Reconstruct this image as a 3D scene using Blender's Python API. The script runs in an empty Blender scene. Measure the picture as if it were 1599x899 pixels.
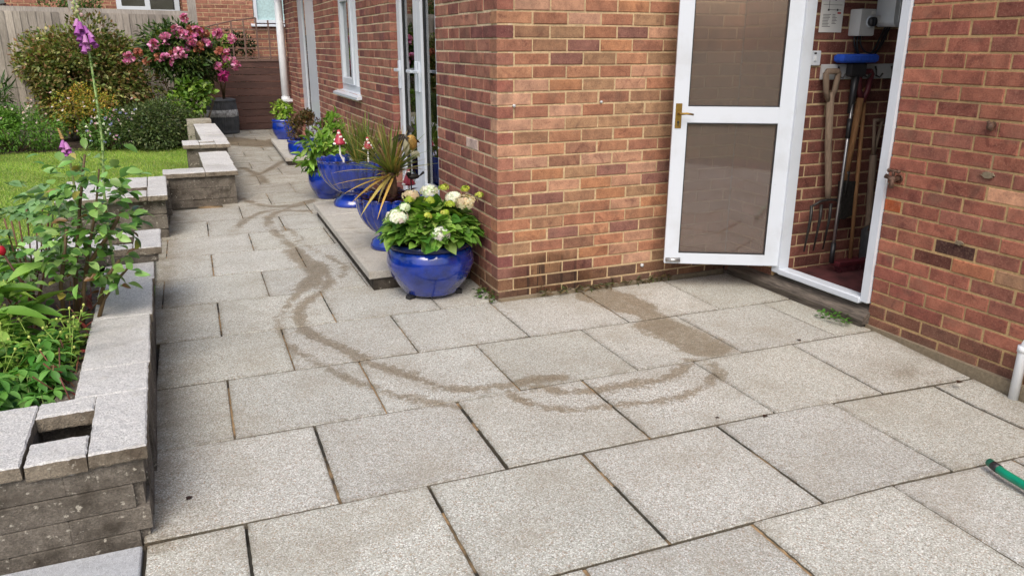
import bpy, bmesh, math, random
import numpy as np
from mathutils import Vector, Matrix
S = bpy.context.scene
COL = S.collection
R = math.radians
rng = np.random.default_rng(7)
random.seed(7)

# ------------------------------------------------------------------ camera
cd = bpy.data.cameras.new('camera'); cam = bpy.data.objects.new('camera', cd); COL.objects.link(cam)
_r = Vector((0.91440377, -0.40479857, 0.00196649)); _u = Vector((0.11879464, 0.27298415, 0.95465569)); _w = Vector((0.38698008, 0.87270715, -0.29770564))
M = Matrix.Identity(4)
for i in range(3):
    M[i][0] = _r[i]; M[i][1] = _u[i]; M[i][2] = -_w[i]
M[0][3], M[1][3], M[2][3] = -1.7801, -4.2334, 1.5167
cam.matrix_world = M
cd.sensor_fit = 'HORIZONTAL'; cd.sensor_width = 36; cd.lens = 27.22
cd.clip_start = 0.05; cd.clip_end = 2000
S.camera = cam

# ------------------------------------------------------------------ sky, sun, exposure
SUN_EL, SUN_AZ = 52.0, 205.0          # azimuth clockwise from +Y
w = bpy.data.worlds.new('World'); S.world = w; w.use_nodes = True
nt = w.node_tree; bg = nt.nodes['Background']
sky = nt.nodes.new('ShaderNodeTexSky'); sky.sky_type = 'NISHITA'; sky.sun_disc = False
sky.sun_elevation = R(SUN_EL); sky.sun_rotation = R(SUN_AZ)
sky.air_density = 1.0; sky.dust_density = 5.0; sky.ozone_density = 1.0
nt.links.new(sky.outputs[0], bg.inputs[0]); bg.inputs[1].default_value = 0.125
sd = bpy.data.lights.new('sun', 'SUN'); so = bpy.data.objects.new('sun', sd); COL.objects.link(so)
sd.energy = 1.25; sd.angle = R(38); sd.color = (1.0, 0.96, 0.91)
_d = Vector((math.sin(R(SUN_AZ)) * math.cos(R(SUN_EL)), math.cos(R(SUN_AZ)) * math.cos(R(SUN_EL)), math.sin(R(SUN_EL))))
so.rotation_euler = _d.to_track_quat('Z', 'Y').to_euler(); so.location = (-4, -6, 9)
S.view_settings.view_transform = 'Standard'; S.view_settings.look = 'None'
S.view_settings.exposure = 0.56; S.view_settings.gamma = 1
S.view_settings.use_curve_mapping = False

# ------------------------------------------------------------------ material helpers
def lin(r, g, b):
    return tuple((c / 255 / 12.92) if c / 255 <= .04045 else ((c / 255 + .055) / 1.055) ** 2.4 for c in (r, g, b))
def c4(c): return (c[0], c[1], c[2], 1)
class NT:
    def __init__(s, name):
        s.m = bpy.data.materials.new(name); s.m.use_nodes = True
        s.t = s.m.node_tree; s.n = s.t.nodes; s.b = s.n['Principled BSDF']; s.out = s.n['Material Output']
        s.geo = None
    def new(s, typ, **k):
        n = s.n.new(typ)
        for a, v in k.items(): setattr(n, a, v)
        return n
    def link(s, a, b): s.t.links.new(a, b)
    def pos(s):
        if not s.geo: s.geo = s.new('ShaderNodeTexCoord')
        return s.geo.outputs['Object']
    def noise(s, scale, detail=3, rough=.55, vec=None, dist=0):
        n = s.new('ShaderNodeTexNoise'); n.inputs['Scale'].default_value = scale; n.inputs['Detail'].default_value = detail
        n.inputs['Roughness'].default_value = rough; n.inputs['Distortion'].default_value = dist
        s.link(vec or s.pos(), n.inputs['Vector']); return n.outputs['Fac']
    def vor(s, scale, out='Distance', vec=None):
        n = s.new('ShaderNodeTexVoronoi'); n.inputs['Scale'].default_value = scale
        s.link(vec or s.pos(), n.inputs['Vector']); return n.outputs[out]
    def mapv(s, scale):
        n = s.new('ShaderNodeMapping'); n.inputs['Scale'].default_value = scale
        s.link(s.pos(), n.inputs['Vector']); return n.outputs[0]
    def ramp(s, fac, *stops, interp='LINEAR'):
        n = s.new('ShaderNodeValToRGB'); n.color_ramp.interpolation = interp
        e = n.color_ramp.elements
        while len(e) < len(stops): e.new(.5)
        for el, (p, c) in zip(e, stops):
            el.position = p; el.color = c4(c) if not isinstance(c, (int, float)) else (c, c, c, 1)
        s.link(fac, n.inputs[0]); return n.outputs[0]
    def mix(s, fac, a, b, mode='MIX'):
        n = s.new('ShaderNodeMix', data_type='RGBA', blend_type=mode)
        for sock, v in ((n.inputs[0], fac), (n.inputs[6], a), (n.inputs[7], b)):
            if isinstance(v, (int, float)): sock.default_value = v if sock.type == 'VALUE' else (v, v, v, 1)
            elif isinstance(v, tuple): sock.default_value = c4(v)
            else: s.link(v, sock)
        return n.outputs[2]
    def math(s, op, a, b=0.0):
        n = s.new('ShaderNodeMath', operation=op)
        for i, v in enumerate((a, b)):
            if isinstance(v, (int, float)): n.inputs[i].default_value = v
            else: s.link(v, n.inputs[i])
        return n.outputs[0]
    def attr(s, name='col', out='Color'):
        n = s.new('ShaderNodeAttribute'); n.attribute_name = name; return n.outputs[out]
    def bump(s, h, strength=.3, dist=.01):
        n = s.new('ShaderNodeBump'); n.inputs['Strength'].default_value = strength; n.inputs['Distance'].default_value = dist
        s.link(h, n.inputs['Height']); s.link(n.outputs[0], s.b.inputs['Normal'])
    def set(s, color=None, rough=.6, **k):
        if color is not None:
            if isinstance(color, tuple): s.b.inputs['Base Color'].default_value = c4(color)
            else: s.link(color, s.b.inputs['Base Color'])
        if isinstance(rough, (int, float)): s.b.inputs['Roughness'].default_value = rough
        else: s.link(rough, s.b.inputs['Roughness'])
        for a, v in k.items(): s.b.inputs[a.replace('_', ' ')].default_value = v
        return s.m
def simple(name, col, rough=.5, var=.25, scale=20, bump=0, **k):
    t = NT(name); f = t.noise(scale, 4)
    c = t.mix(t.ramp(f, (.3, 0.0), (.7, 1.0)), tuple(x * (1 - var) for x in col), tuple(min(1, x * (1 + var)) for x in col))
    if bump: t.bump(f, bump, .004)
    return t.set(c, rough, **k)
def leaf_mat(name, rough=.45, trans=.3):
    t = NT(name); c = t.attr('col')
    c = t.mix(t.noise(60, 2), c, t.mix(1.0, c, (.7, .72, .6), 'MULTIPLY'))
    t.set(c, rough); t.b.inputs['Specular IOR Level'].default_value = .35
    tr = t.new('ShaderNodeBsdfTranslucent'); t.link(t.mix(1.0, c, (1.1, 1.25, .5), 'MULTIPLY'), tr.inputs[0])
    mx = t.new('ShaderNodeMixShader'); mx.inputs[0].default_value = trans
    t.link(t.b.outputs[0], mx.inputs[1]); t.link(tr.outputs[0], mx.inputs[2]); t.link(mx.outputs[0], t.out.inputs[0])
    return t.m
def glass_mat(name, tint, refl=1.0, rough=.0, wave=0):
    t = NT(name); tb = t.new('ShaderNodeBsdfTransparent'); tb.inputs[0].default_value = c4(tint)
    gl = t.new('ShaderNodeBsdfGlossy'); gl.inputs['Roughness'].default_value = rough
    fr = t.new('ShaderNodeFresnel'); fr.inputs[0].default_value = 1.52
    f = t.math('MULTIPLY', fr.outputs[0], refl)
    mx = t.new('ShaderNodeMixShader'); t.link(f, mx.inputs[0]); t.link(tb.outputs[0], mx.inputs[1]); t.link(gl.outputs[0], mx.inputs[2])
    t.link(mx.outputs[0], t.out.inputs[0]); t.n.remove(t.b); return t.m

def hazy_glass(name):
    """old obscured door glass: part see-through, part milky, with a soft reflection"""
    t = NT(name); tb = t.new('ShaderNodeBsdfTransparent'); tb.inputs[0].default_value = (.86, .82, .80, 1)
    df = t.new('ShaderNodeBsdfDiffuse'); df.inputs[0].default_value = (.30, .235, .20, 1)
    gl = t.new('ShaderNodeBsdfGlossy'); gl.inputs['Roughness'].default_value = .03
    fr = t.new('ShaderNodeFresnel'); fr.inputs[0].default_value = 1.6
    m1 = t.new('ShaderNodeMixShader'); m1.inputs[0].default_value = .28; t.link(tb.outputs[0], m1.inputs[1]); t.link(df.outputs[0], m1.inputs[2])
    m2 = t.new('ShaderNodeMixShader'); t.link(t.math('MULTIPLY', fr.outputs[0], 1.9), m2.inputs[0]); t.link(m1.outputs[0], m2.inputs[1]); t.link(gl.outputs[0], m2.inputs[2])
    bp = t.new('ShaderNodeBump'); bp.inputs['Strength'].default_value = .05; bp.inputs['Distance'].default_value = .003; t.link(t.noise(14, 2), bp.inputs['Height']); t.link(bp.outputs[0], gl.inputs['Normal'])
    t.link(m2.outputs[0], t.out.inputs[0]); t.n.remove(t.b); return t.m

def brick_mat(name, grime=.5, damp=False):
    t = NT(name); c = t.attr('col')
    n1 = t.noise(13, 5, .7); n2 = t.noise(120, 4, .8); n3 = t.noise(7, 3); n5 = t.noise(6.5, 3, .6, None, 1.5)
    c = t.mix(t.ramp(n1, (.36, 0.0), (.64, 1.0)), t.mix(1.0, c, (.74, .70, .70), 'MULTIPLY'), t.mix(1.0, c, (1.24, 1.2, 1.14), 'MULTIPLY'))
    c = t.mix(t.ramp(n5, (.60, 0.0), (.66, .5)), c, t.mix(1.0, c, (.45, .37, .45), 'MULTIPLY'))
    c = t.mix(t.ramp(n2, (.34, 0.55), (.47, 0.0)), c, t.mix(1.0, c, (.42, .38, .4), 'MULTIPLY'))
    c = t.mix(t.ramp(n2, (.55, 0.0), (.68, 0.55)), c, t.mix(.5, lin(196, 164, 140), c))
    c = t.mix(t.ramp(n3, (.55, 0.0), (.8, grime)), c, lin(112, 94, 80))
    if damp:      # splash marks and drips on the brickwork low down by the corner
        v = t.mapv((1.0, 0.0, 1.15)); g_ = t.new('ShaderNodeVectorMath', operation='DISTANCE'); t.link(v, g_.inputs[0]); g_.inputs[1].default_value = (.36, 0, .02)
        dn = t.math('ADD', g_.outputs['Value'], t.math('MULTIPLY', t.math('SUBTRACT', t.noise(9, 4, .7), .5), .30))
        c = t.mix(t.ramp(dn, (.26, .85), (.36, 0.0)), c, t.mix(1.0, c, (.55, .50, .45), 'MULTIPLY'))
        dr = t.noise(16, 2, .5, t.mapv((2.6, 1, .12)))
        c = t.mix(t.math('MULTIPLY', t.ramp(dr, (.56, 0.0), (.60, .85)), t.ramp(g_.outputs['Value'], (.20, 1.0), (.32, 0.0))), c, lin(52, 40, 34))
    t.bump(t.math('ADD', n2, t.math('MULTIPLY', n1, 1.2)), .6, .004)
    return t.set(c, .9, Specular_IOR_Level=.2)
def mortar_mat(name, col):
    t = NT(name); n = t.noise(60, 5, .7); n3 = t.noise(5, 3)
    c = t.mix(t.ramp(n, (.3, 0.0), (.7, 1.0)), tuple(x * .68 for x in col), tuple(min(1, x * 1.2) for x in col))
    c = t.mix(t.ramp(n3, (.5, 0.0), (.75, .6)), c, lin(130, 115, 92))
    t.bump(n, .6, .005); return t.set(c, .95)

MAT = {}
MAT['brick'] = brick_mat('brick'); MAT['brick_damp'] = brick_mat('brick_damp', .5, True)
MAT['mortar_cream'] = mortar_mat('mortar_cream', lin(214, 194, 160))
MAT['mortar_buff'] = mortar_mat('mortar_buff', lin(196, 172, 134))
MAT['mortar_gold'] = mortar_mat('mortar_gold', lin(182, 152, 108))
def paint(name, col):
    t = NT(name); n = t.noise(70, 3, .7); n2 = t.noise(4, 4, .6)
    c = t.mix(t.ramp(n, (.70, 0.0), (.76, .55)), col, lin(120, 112, 100))
    c = t.mix(t.ramp(n2, (.5, 0.0), (.75, .22)), c, lin(140, 136, 124))
    t.bump(n2, .05, .01); return t.set(c, .35)
MAT['white_paint'] = paint('white_paint', (.61, .66, .725))
MAT['upvc'] = simple('white_upvc', (.64, .69, .75), .25, .03, 6)
MAT['pipe'] = simple('pipe_plastic', (.76, .79, .82), .35, .06, 12)
MAT['glass'] = glass_mat('window_glass', (.82, .86, .86), 1.6)
MAT['tinted'] = hazy_glass('wired_glass')
MAT['rubber'] = simple('black_rubber', (.015, .015, .016), .6, .3)
MAT['brass'] = simple('aged_brass', lin(150, 120, 60), .4, .3, 40, Metallic=.9)
MAT['steel'] = simple('dull_steel', (.45, .45, .45), .35, .2, 40, Metallic=.9)
MAT['darkmetal'] = simple('dark_metal', (.05, .048, .045), .5, .4, 60, .2, Metallic=.6)
MAT['rust'] = simple('rusty_metal', lin(88, 66, 54), .7, .4, 60, .4, Metallic=.3)
MAT['curtain'] = simple('grey_curtain', (.3, .31, .31), .9, .2, 15)
MAT['lining'] = simple('store_paint', (.34, .32, .30), .9, .1, 3)
MAT['room'] = simple('room_plaster', (.35, .33, .3), .9, .1, 3)
MAT['blackp'] = simple('black_plastic', (.02, .02, .022), .4, .2)
MAT['greyplastic'] = simple('grey_plastic', (.55, .56, .56), .4, .05)
MAT['paper'] = simple('paper', (.72, .72, .7), .8, .03, 5)
MAT['ink'] = simple('ink', (.06, .06, .065), .7, .2)
MAT['redink'] = simple('red_ink', (.45, .03, .03), .6, .1)
MAT['darktile'] = simple('roof_felt', (.1, .08, .07), .8, .3, 10)
MAT['soil'] = simple('soil', (.045, .032, .022), .95, .5, 30, .8)
MAT['slot'] = simple('shade_black_soil', (.012, .011, .009), .95, .4, 30, .6)  # soil colour taken near black to paint the shade inside coping slots
MAT['compost'] = simple('compost', (.03, .02, .014), .95, .5, 60, .8)
MAT['leaf'] = leaf_mat('leaf'); MAT['leaf_gloss'] = leaf_mat('leaf_glossy', .3, .2); MAT['petal'] = leaf_mat('petal', .6, .35)
MAT['stem'] = leaf_mat('stem', .6, .0)
MAT['grass'] = leaf_mat('grass_blade', .6, .3)

MAT['mortar_old'] = mortar_mat('old_mortar', lin(128, 116, 96))
def wood_mat(name, a, b, sx=(1, 1, 1), rough=.8, spots=None, bump=.4):
    t = NT(name); v = t.mapv(sx)
    n = t.noise(14, 5, .65, v, .6); n2 = t.noise(2.5, 3)
    c = t.mix(t.ramp(n, (.3, 0.0), (.7, 1.0)), a, b)
    c = t.mix(t.ramp(n2, (.4, 0.0), (.75, .45)), c, tuple(x * .55 for x in a))
    if spots: c = t.mix(t.ramp(t.noise(30, 4, .7, v), (.63, 0.0), (.72, .6)), c, spots)
    at = t.attr('col'); c = t.mix(1.0, c, at, 'MULTIPLY')
    t.bump(n, bump, .006); return t.set(c, rough)
MAT['fence_grey'] = wood_mat('weathered_grey_wood', lin(144, 136, 128), lin(192, 184, 174), (6, 6, .5))
MAT['fence_brown'] = wood_mat('worn_brown_wood', lin(60, 40, 36), lin(100, 72, 64), (.5, 6, 6), spots=lin(160, 142, 138))
MAT['trellis'] = wood_mat('trellis_wood', lin(96, 74, 66), lin(128, 102, 92), (3, 3, 3))
MAT['handle_wood'] = wood_mat('worn_handle_wood', lin(120, 84, 52), lin(160, 118, 78), (8, 8, .8))
MAT['grey_handle'] = wood_mat('grey_handle_wood', lin(110, 92, 76), lin(148, 128, 108), (8, 8, .8))
MAT['sill_wood'] = wood_mat('old_sill_wood', lin(58, 53, 47), lin(118, 108, 98), (6, .6, 6), spots=lin(34, 32, 28))
MAT['bark'] = wood_mat('bark', lin(70, 50, 38), lin(110, 82, 62), (4, 4, 1))

def concrete(name, top, dirt, dirt_lo, lich=.0, agg=160):
    t = NT(name); n = t.noise(9, 5, .6); n2 = t.noise(agg, 3, .8); n3 = t.noise(2.2, 4)
    v = t.vor(95, 'Color')
    c = t.mix(t.ramp(n2, (.32, 0.0), (.68, 1.0)), tuple(x * .6 for x in top), tuple(min(1, x * 1.28) for x in top))
    c = t.mix(.28, c, t.mix(1.0, c, t.ramp(v, (0.0, .45), (1.0, 1.3)), 'MULTIPLY'))
    c = t.mix(t.ramp(n, (dirt_lo, 0.0), (dirt_lo + .22, .9)), c, dirt)
    c = t.mix(t.ramp(n3, (.5, 0.0), (.75, .5)), c, tuple(x * .7 for x in dirt))
    if lich: c = t.mix(t.ramp(t.noise(34, 3, .7), (.62, 0.0), (.69, lich)), c, lin(214, 208, 192))
    t.bump(t.math('ADD', n2, t.math('MULTIPLY', n, 2.5)), .9, .010)
    return t.set(c, .95, Specular_IOR_Level=.2)
MAT['coping'] = concrete('coping_stone', lin(216, 215, 212), lin(186, 181, 171), .58)
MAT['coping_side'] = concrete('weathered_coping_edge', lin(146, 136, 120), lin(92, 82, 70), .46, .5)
MAT['walling'] = concrete('dirty_walling_stone', lin(126, 119, 109), lin(72, 66, 58), .45, .6)
MAT['kerbcon'] = concrete('concrete_step', lin(176, 170, 156), lin(132, 122, 104), .55)
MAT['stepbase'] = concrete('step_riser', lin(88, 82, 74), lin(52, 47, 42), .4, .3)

def paving():
    t = NT('aggregate_paving')
    at = t.attr('col'); wet = t.attr('wet', 'Fac'); edge = t.attr('edge', 'Fac')
    vc = t.vor(225, 'Color'); vd = t.vor(225, 'Distance'); n2 = t.noise(330, 2, .7); n = t.noise(3.2, 5, .6); n4 = t.noise(26, 4, .7); vb = t.vor(48, 'Color')
    sep = t.new('ShaderNodeSeparateColor'); t.link(vc, sep.inputs[0])
    c = t.ramp(sep.outputs[0], (0.0, lin(132, 131, 124)), (.10, lin(166, 166, 159)), (.45, lin(184, 185, 179)), (.75, lin(197, 199, 194)), (.93, lin(223, 225, 222)))
    c = t.mix(t.ramp(sep.outputs[1], (.86, 0.0), (.96, .6)), c, lin(150, 116, 84))
    c = t.mix(t.ramp(vd, (.35, 0.0), (.8, .4)), c, lin(124, 117, 106))
    c = t.mix(.35, c, t.mix(1.0, c, t.ramp(n2, (.3, .5), (.7, 1.4)), 'MULTIPLY'))
    c = t.mix(1.0, c, at, 'MULTIPLY')
    c = t.mix(t.ramp(n, (.48, 0.0), (.72, .5)), c, lin(146, 138, 122))
    c = t.mix(t.ramp(t.noise(1.3, 5, .65), (.35, .22), (.55, 0.0)), c, lin(130, 126, 116))
    c = t.mix(t.ramp(n4, (.66, 0.0), (.76, .4)), c, lin(110, 102, 90))
    dt = t.attr('dirt', 'Fac'); n6 = t.noise(7, 5, .7)
    c = t.mix(t.math('MULTIPLY', dt, t.ramp(n6, (.30, .25), (.62, 1.0))), c, t.mix(1.0, c, (.50, .44, .35), 'MULTIPLY'))
    c = t.mix(t.ramp(t.noise(55, 2, .5), (.735, 0.0), (.76, .7)), c, lin(84, 78, 68))
    # damp trails: a signed distance carried by the slabs, edges broken by noise
    f = t.math('ADD', wet, t.math('MULTIPLY', t.math('SUBTRACT', n4, .5), .11))
    f = t.math('ADD', f, t.math('MULTIPLY', t.math('SUBTRACT', t.noise(6.5, 4, .65), .5), .17))
    f = t.math('ADD', f, t.math('MULTIPLY', t.math('SUBTRACT', t.noise(90, 3, .8), .5), .04))
    wm = t.ramp(f, (0.482, 1.0), (0.512, 0.0))
    c = t.mix(t.math('MULTIPLY', wm, t.ramp(n4, (.3, .68), (.7, 1.0))), c, t.mix(1.0, c, (.54, .455, .35), 'MULTIPLY'))
    em = t.math('MULTIPLY', edge, t.ramp(n4, (.4, 0.0), (.6, 1.0)))
    c = t.mix(t.math('MULTIPLY', em, .4), c, lin(96, 86, 70))
    t.bump(t.math('ADD', t.math('MULTIPLY', vd, -1.0), n2), .5, .004)
    return t.set(c, t.ramp(wm, (0.0, .92), (1.0, .48)), Specular_IOR_Level=.3)
MAT['paving'] = paving()
def joint():
    t = NT('sandy_joint'); n = t.noise(2.6, 3, .6); n2 = t.noise(40, 4, .7)
    c = t.mix(t.ramp(n2, (.3, 0.0), (.7, 1.0)), lin(120, 98, 70), lin(170, 142, 104))
    c = t.mix(t.ramp(n, (.44, 1.0), (.56, 0.0)), c, lin(44, 42, 34))
    t.bump(n2, .8, .01); return t.set(c, .95)
MAT['joint'] = joint()
def lawn_mat():
    t = NT('lawn_turf'); n = t.noise(1.6, 4); n2 = t.noise(40, 4, .7)
    c = t.mix(t.ramp(n, (.35, 0.0), (.65, 1.0)), lin(112, 148, 56), lin(146, 168, 80))
    c = t.mix(t.ramp(n2, (.4, .7), (.6, 0.0)), c, lin(62, 86, 30)); t.bump(n2, .8, .02); return t.set(c, .9)
MAT['lawn'] = lawn_mat()
MAT['ground'] = simple('far_ground', (.07, .09, .035), .95, .4, .5)
def glaze():
    t = NT('blue_glaze'); n = t.noise(9, 4, .6); v = t.vor(120); v2 = t.noise(150, 2, .8)
    c = t.mix(t.ramp(n, (.3, 0.0), (.7, 1.0)), (.003, .015, .12), (.004, .036, .38))
    c = t.mix(t.ramp(v2, (.66, 0.0), (.74, .55)), c, (.05, .12, .55))
    c = t.mix(t.ramp(v2, (.28, .5), (.36, 0.0)), c, (.004, .006, .06))
    t.bump(t.noise(30, 3), .12, .01)
    return t.set(c, .12, Coat_Weight=1.0, Coat_Roughness=.04)
MAT['glaze'] = glaze()
MAT['black_rim'] = simple('dark_blue_rim', (.005, .012, .06), .25, .4)
MAT['red_cap'] = simple('red_glazed_cap', (.36, .03, .055), .3, .2)
MAT['cream'] = simple('cream_dot', (.8, .78, .72), .4, .05)
MAT['gold'] = simple('gold_paint', lin(170, 136, 72), .55, .5, 50, .5, Metallic=.3)
MAT['green_tube'] = simple('green_plastic', (.0, .22, .12), .3, .15)
MAT['blue_foam'] = simple('blue_mop', (.015, .08, .5), .8, .2, 60, .4)
MAT['red_paint'] = simple('dark_red_plastic', (.09, .014, .02), .5, .3)
MAT['redfloor'] = simple('red_painted_floor', lin(84, 44, 44), .75, .5, 8)
MAT['binp'] = simple('dark_grey_bin', (.07, .076, .086), .55, .3, 12)
MAT['binband'] = simple('pale_bin_band', (.42, .43, .44), .7, .6, 24)
MAT['obscure'] = simple('obscured_pane', lin(176, 204, 206), .25, .14, 30, .8)
MAT['slate'] = concrete('smooth_grey_slab', lin(214, 218, 222), lin(198, 200, 202), .6, 0, 300)

# ------------------------------------------------------------------ mesh helpers
class MB:
    def __init__(s): s.v = []; s.f = []; s.m = []; s.c = []; s.sm = []; s.cur = (1, 1, 1); s.mi = 0; s.smooth = False
    def add(s, vs, fs, col=None, mi=None, smooth=None):
        o = len(s.v); s.v += [tuple(x) for x in vs]; s.c += [(col or s.cur)] * len(vs)
        for f in fs:
            s.f.append(tuple(i + o for i in f)); s.m.append(s.mi if mi is None else mi); s.sm.append(s.smooth if smooth is None else smooth)
    def box(s, x0, y0, z0, x1, y1, z1, T=None, bev=0, **k):
        if bev:
            b = bev
            vs = []
            for (z, i) in ((z0, b), (z0 + b, 0), (z1 - b, 0), (z1, b)):
                vs += [(x0 + i, y0 + i, z), (x1 - i, y0 + i, z), (x1 - i, y1 - i, z), (x0 + i, y1 - i, z)]
            fs = [(3, 2, 1, 0), (12, 13, 14, 15)]
            for r in range(3):
                for j in range(4):
                    a = r * 4 + j; c = r * 4 + (j + 1) % 4; fs.append((a, c, c + 4, a + 4))
        else:
            vs = [(x0, y0, z0), (x1, y0, z0), (x1, y1, z0), (x0, y1, z0), (x0, y0, z1), (x1, y0, z1), (x1, y1, z1), (x0, y1, z1)]
            fs = [(3, 2, 1, 0), (4, 5, 6, 7), (0, 1, 5, 4), (1, 2, 6, 5), (2, 3, 7, 6), (3, 0, 4, 7)]
        if T: vs = [T(*q) for q in vs]
        s.add(vs, fs, **k)
    def tube(s, pts, r, n=8, cap=True, **k):
        pts = [Vector(q) for q in pts]; rs = r if isinstance(r, (list, tuple)) else [r] * len(pts)
        vs = []; up = None
        for i, q in enumerate(pts):
            d = (pts[min(i + 1, len(pts) - 1)] - pts[max(i - 1, 0)])
            if d.length < 1e-9: d = Vector((0, 0, 1))
            d.normalize()
            if up is None: up = d.orthogonal().normalized()
            up = (up - d * up.dot(d)); up = up.normalized() if up.length > 1e-6 else d.orthogonal().normalized()
            sd_ = d.cross(up)
            for j in range(n):
                a = 2 * math.pi * j / n; vs.append(q + (up * math.cos(a) + sd_ * math.sin(a)) * rs[i])
        fs = []
        for i in range(len(pts) - 1):
            for j in range(n):
                a = i * n + j; b = i * n + (j + 1) % n; fs.append((a, b, b + n, a + n))
        if cap: fs += [tuple(range(n - 1, -1, -1)), tuple(range((len(pts) - 1) * n, len(pts) * n))]
        k.setdefault('smooth', True); s.add(vs, fs, **k)
    def lathe(s, prof, n=32, rad=None, loc=(0, 0, 0), T=None, **k):
        vs = []; fs = []
        for i, (r, z) in enumerate(prof):
            for j in range(n):
                a = 2 * math.pi * j / n; rr = rad(r, z, a, i) if rad else r
                rz = rr if not isinstance(rr, tuple) else rr[0]; zz = z if not isinstance(rr, tuple) else rr[1]
                vs.append((loc[0] + rz * math.cos(a), loc[1] + rz * math.sin(a), loc[2] + zz))
        for i in range(len(prof) - 1):
            for j in range(n):
                a = i * n + j; b = i * n + (j + 1) % n; fs.append((a, b, b + n, a + n))
        if T: vs = [T(*q) for q in vs]
        k.setdefault('smooth', True); s.add(vs, fs, **k)
    def ball(s, c, r, n=8, sc=(1, 1, 1), **k):
        prof = [(max(1e-4, math.sin(math.pi * i / n)), -math.cos(math.pi * i / n)) for i in range(n + 1)]
        s.lathe(prof, n + 2, T=lambda x, y, z: (c[0] + x * r * sc[0], c[1] + y * r * sc[1], c[2] + z * r * sc[2]), **k)
    def prism(s, poly, z0, z1, T=None, **k):
        n = len(poly); vs = [(x, y, z0) for x, y in poly] + [(x, y, z1) for x, y in poly]
        fs = [tuple(range(n - 1, -1, -1)), tuple(range(n, 2 * n))] + [(i, (i + 1) % n, (i + 1) % n + n, i + n) for i in range(n)]
        if T: vs = [T(*q) for q in vs]
        s.add(vs, fs, **k)
    def build(s, name, mats, parent=None, loc=None):
        return mesh_obj(name, s.v, s.f, s.c, mats, s.m, s.sm, parent, loc)
def mesh_obj(name, v, f, c, mats, mi=None, sm=None, parent=None, loc=None):
    me = bpy.data.meshes.new(name)
    v = np.asarray(v, float)
    if loc is not None: v = v - np.asarray(loc, float)
    me.from_pydata(v.tolist(), [], f if isinstance(f, list) else f.tolist())
    if not isinstance(mats, (list, tuple)): mats = [mats]
    for m in mats: me.materials.append(m)
    if mi is not None and len(mats) > 1: me.polygons.foreach_set('material_index', np.asarray(mi, np.int32))
    if sm is not None: me.polygons.foreach_set('use_smooth', np.asarray(sm, bool))
    at = me.attributes.new('col', 'FLOAT_COLOR', 'POINT')
    ca = np.ones((len(v), 4), np.float32); ca[:, :3] = np.asarray(c, np.float32).reshape(-1, 3); at.data.foreach_set('color', ca.ravel())
    me.update()
    o = bpy.data.objects.new(name, me); COL.objects.link(o)
    if loc is not None: o.location = loc
    if parent is not None:
        o.parent = parent
        pl = parent.matrix_basis.translation if parent.parent is None else None
        L_ = Vector((0, 0, 0)); q = parent
        while q is not None: L_ += Vector(q.location); q = q.parent
        o.location = Vector(o.location) - L_
    return o
def thing(name, label, cat, loc=(0, 0, 0), group=None):
    o = bpy.data.objects.new(name, None); COL.objects.link(o); o.location = loc; o.empty_display_size = .1
    return tag(o, label, cat, group)
def tag(o, label=None, cat=None, group=None, kind=None):
    if label: o['label'] = label
    if cat: o['category'] = cat
    if group: o['group'] = group
    if kind: o['kind'] = kind
    return o

# leaf templates (x = across, y = along, z = up)
def leaf_tpl(kind='oval'):
    if kind == 'simple':
        v = [(0, 0, 0), (.5, .45, .08), (0, 1, -.05), (-.5, .45, .08), (0, .5, -.02)]
        f = [(0, 1, 4), (1, 2, 4), (4, 2, 3), (0, 4, 3)]
    elif kind == 'blade':
        v = [(-.5, 0, 0), (.5, 0, 0), (.42, .4, .02), (-.42, .4, .02), (.28, .75, -.03), (-.28, .75, -.03), (0, 1, -.12)]
        f = [(0, 1, 2, 3), (3, 2, 4, 5), (5, 4, 6)]
    else:
        prof = {'oval': [(0, .0), (.12, .42), (.32, .95), (.52, 1.0), (.72, .78), (.88, .4), (1, 0)],
                'lance': [(0, .05), (.15, .45), (.35, .9), (.55, 1), (.75, .7), (.9, .3), (1, 0)],
                'heart': [(0, .0), (.05, .6), (.2, 1), (.42, 1.0), (.65, .75), (.85, .35), (1, 0)],
                'petal': [(0, .2), (.3, .7), (.6, 1), (.85, .85), (1, .3)]}[kind]
        v = []; f = []
        for i, (y, wd) in enumerate(prof):
            dz = -.28 * y * y
            v += [(-.5 * wd, y, .10 * wd + dz), (0, y, dz), (.5 * wd, y, .10 * wd + dz)]
        for i in range(len(prof) - 1):
            a = i * 3; f += [(a, a + 1, a + 4, a + 3), (a + 1, a + 2, a + 5, a + 4)]
    return np.array(v, float), f
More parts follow.
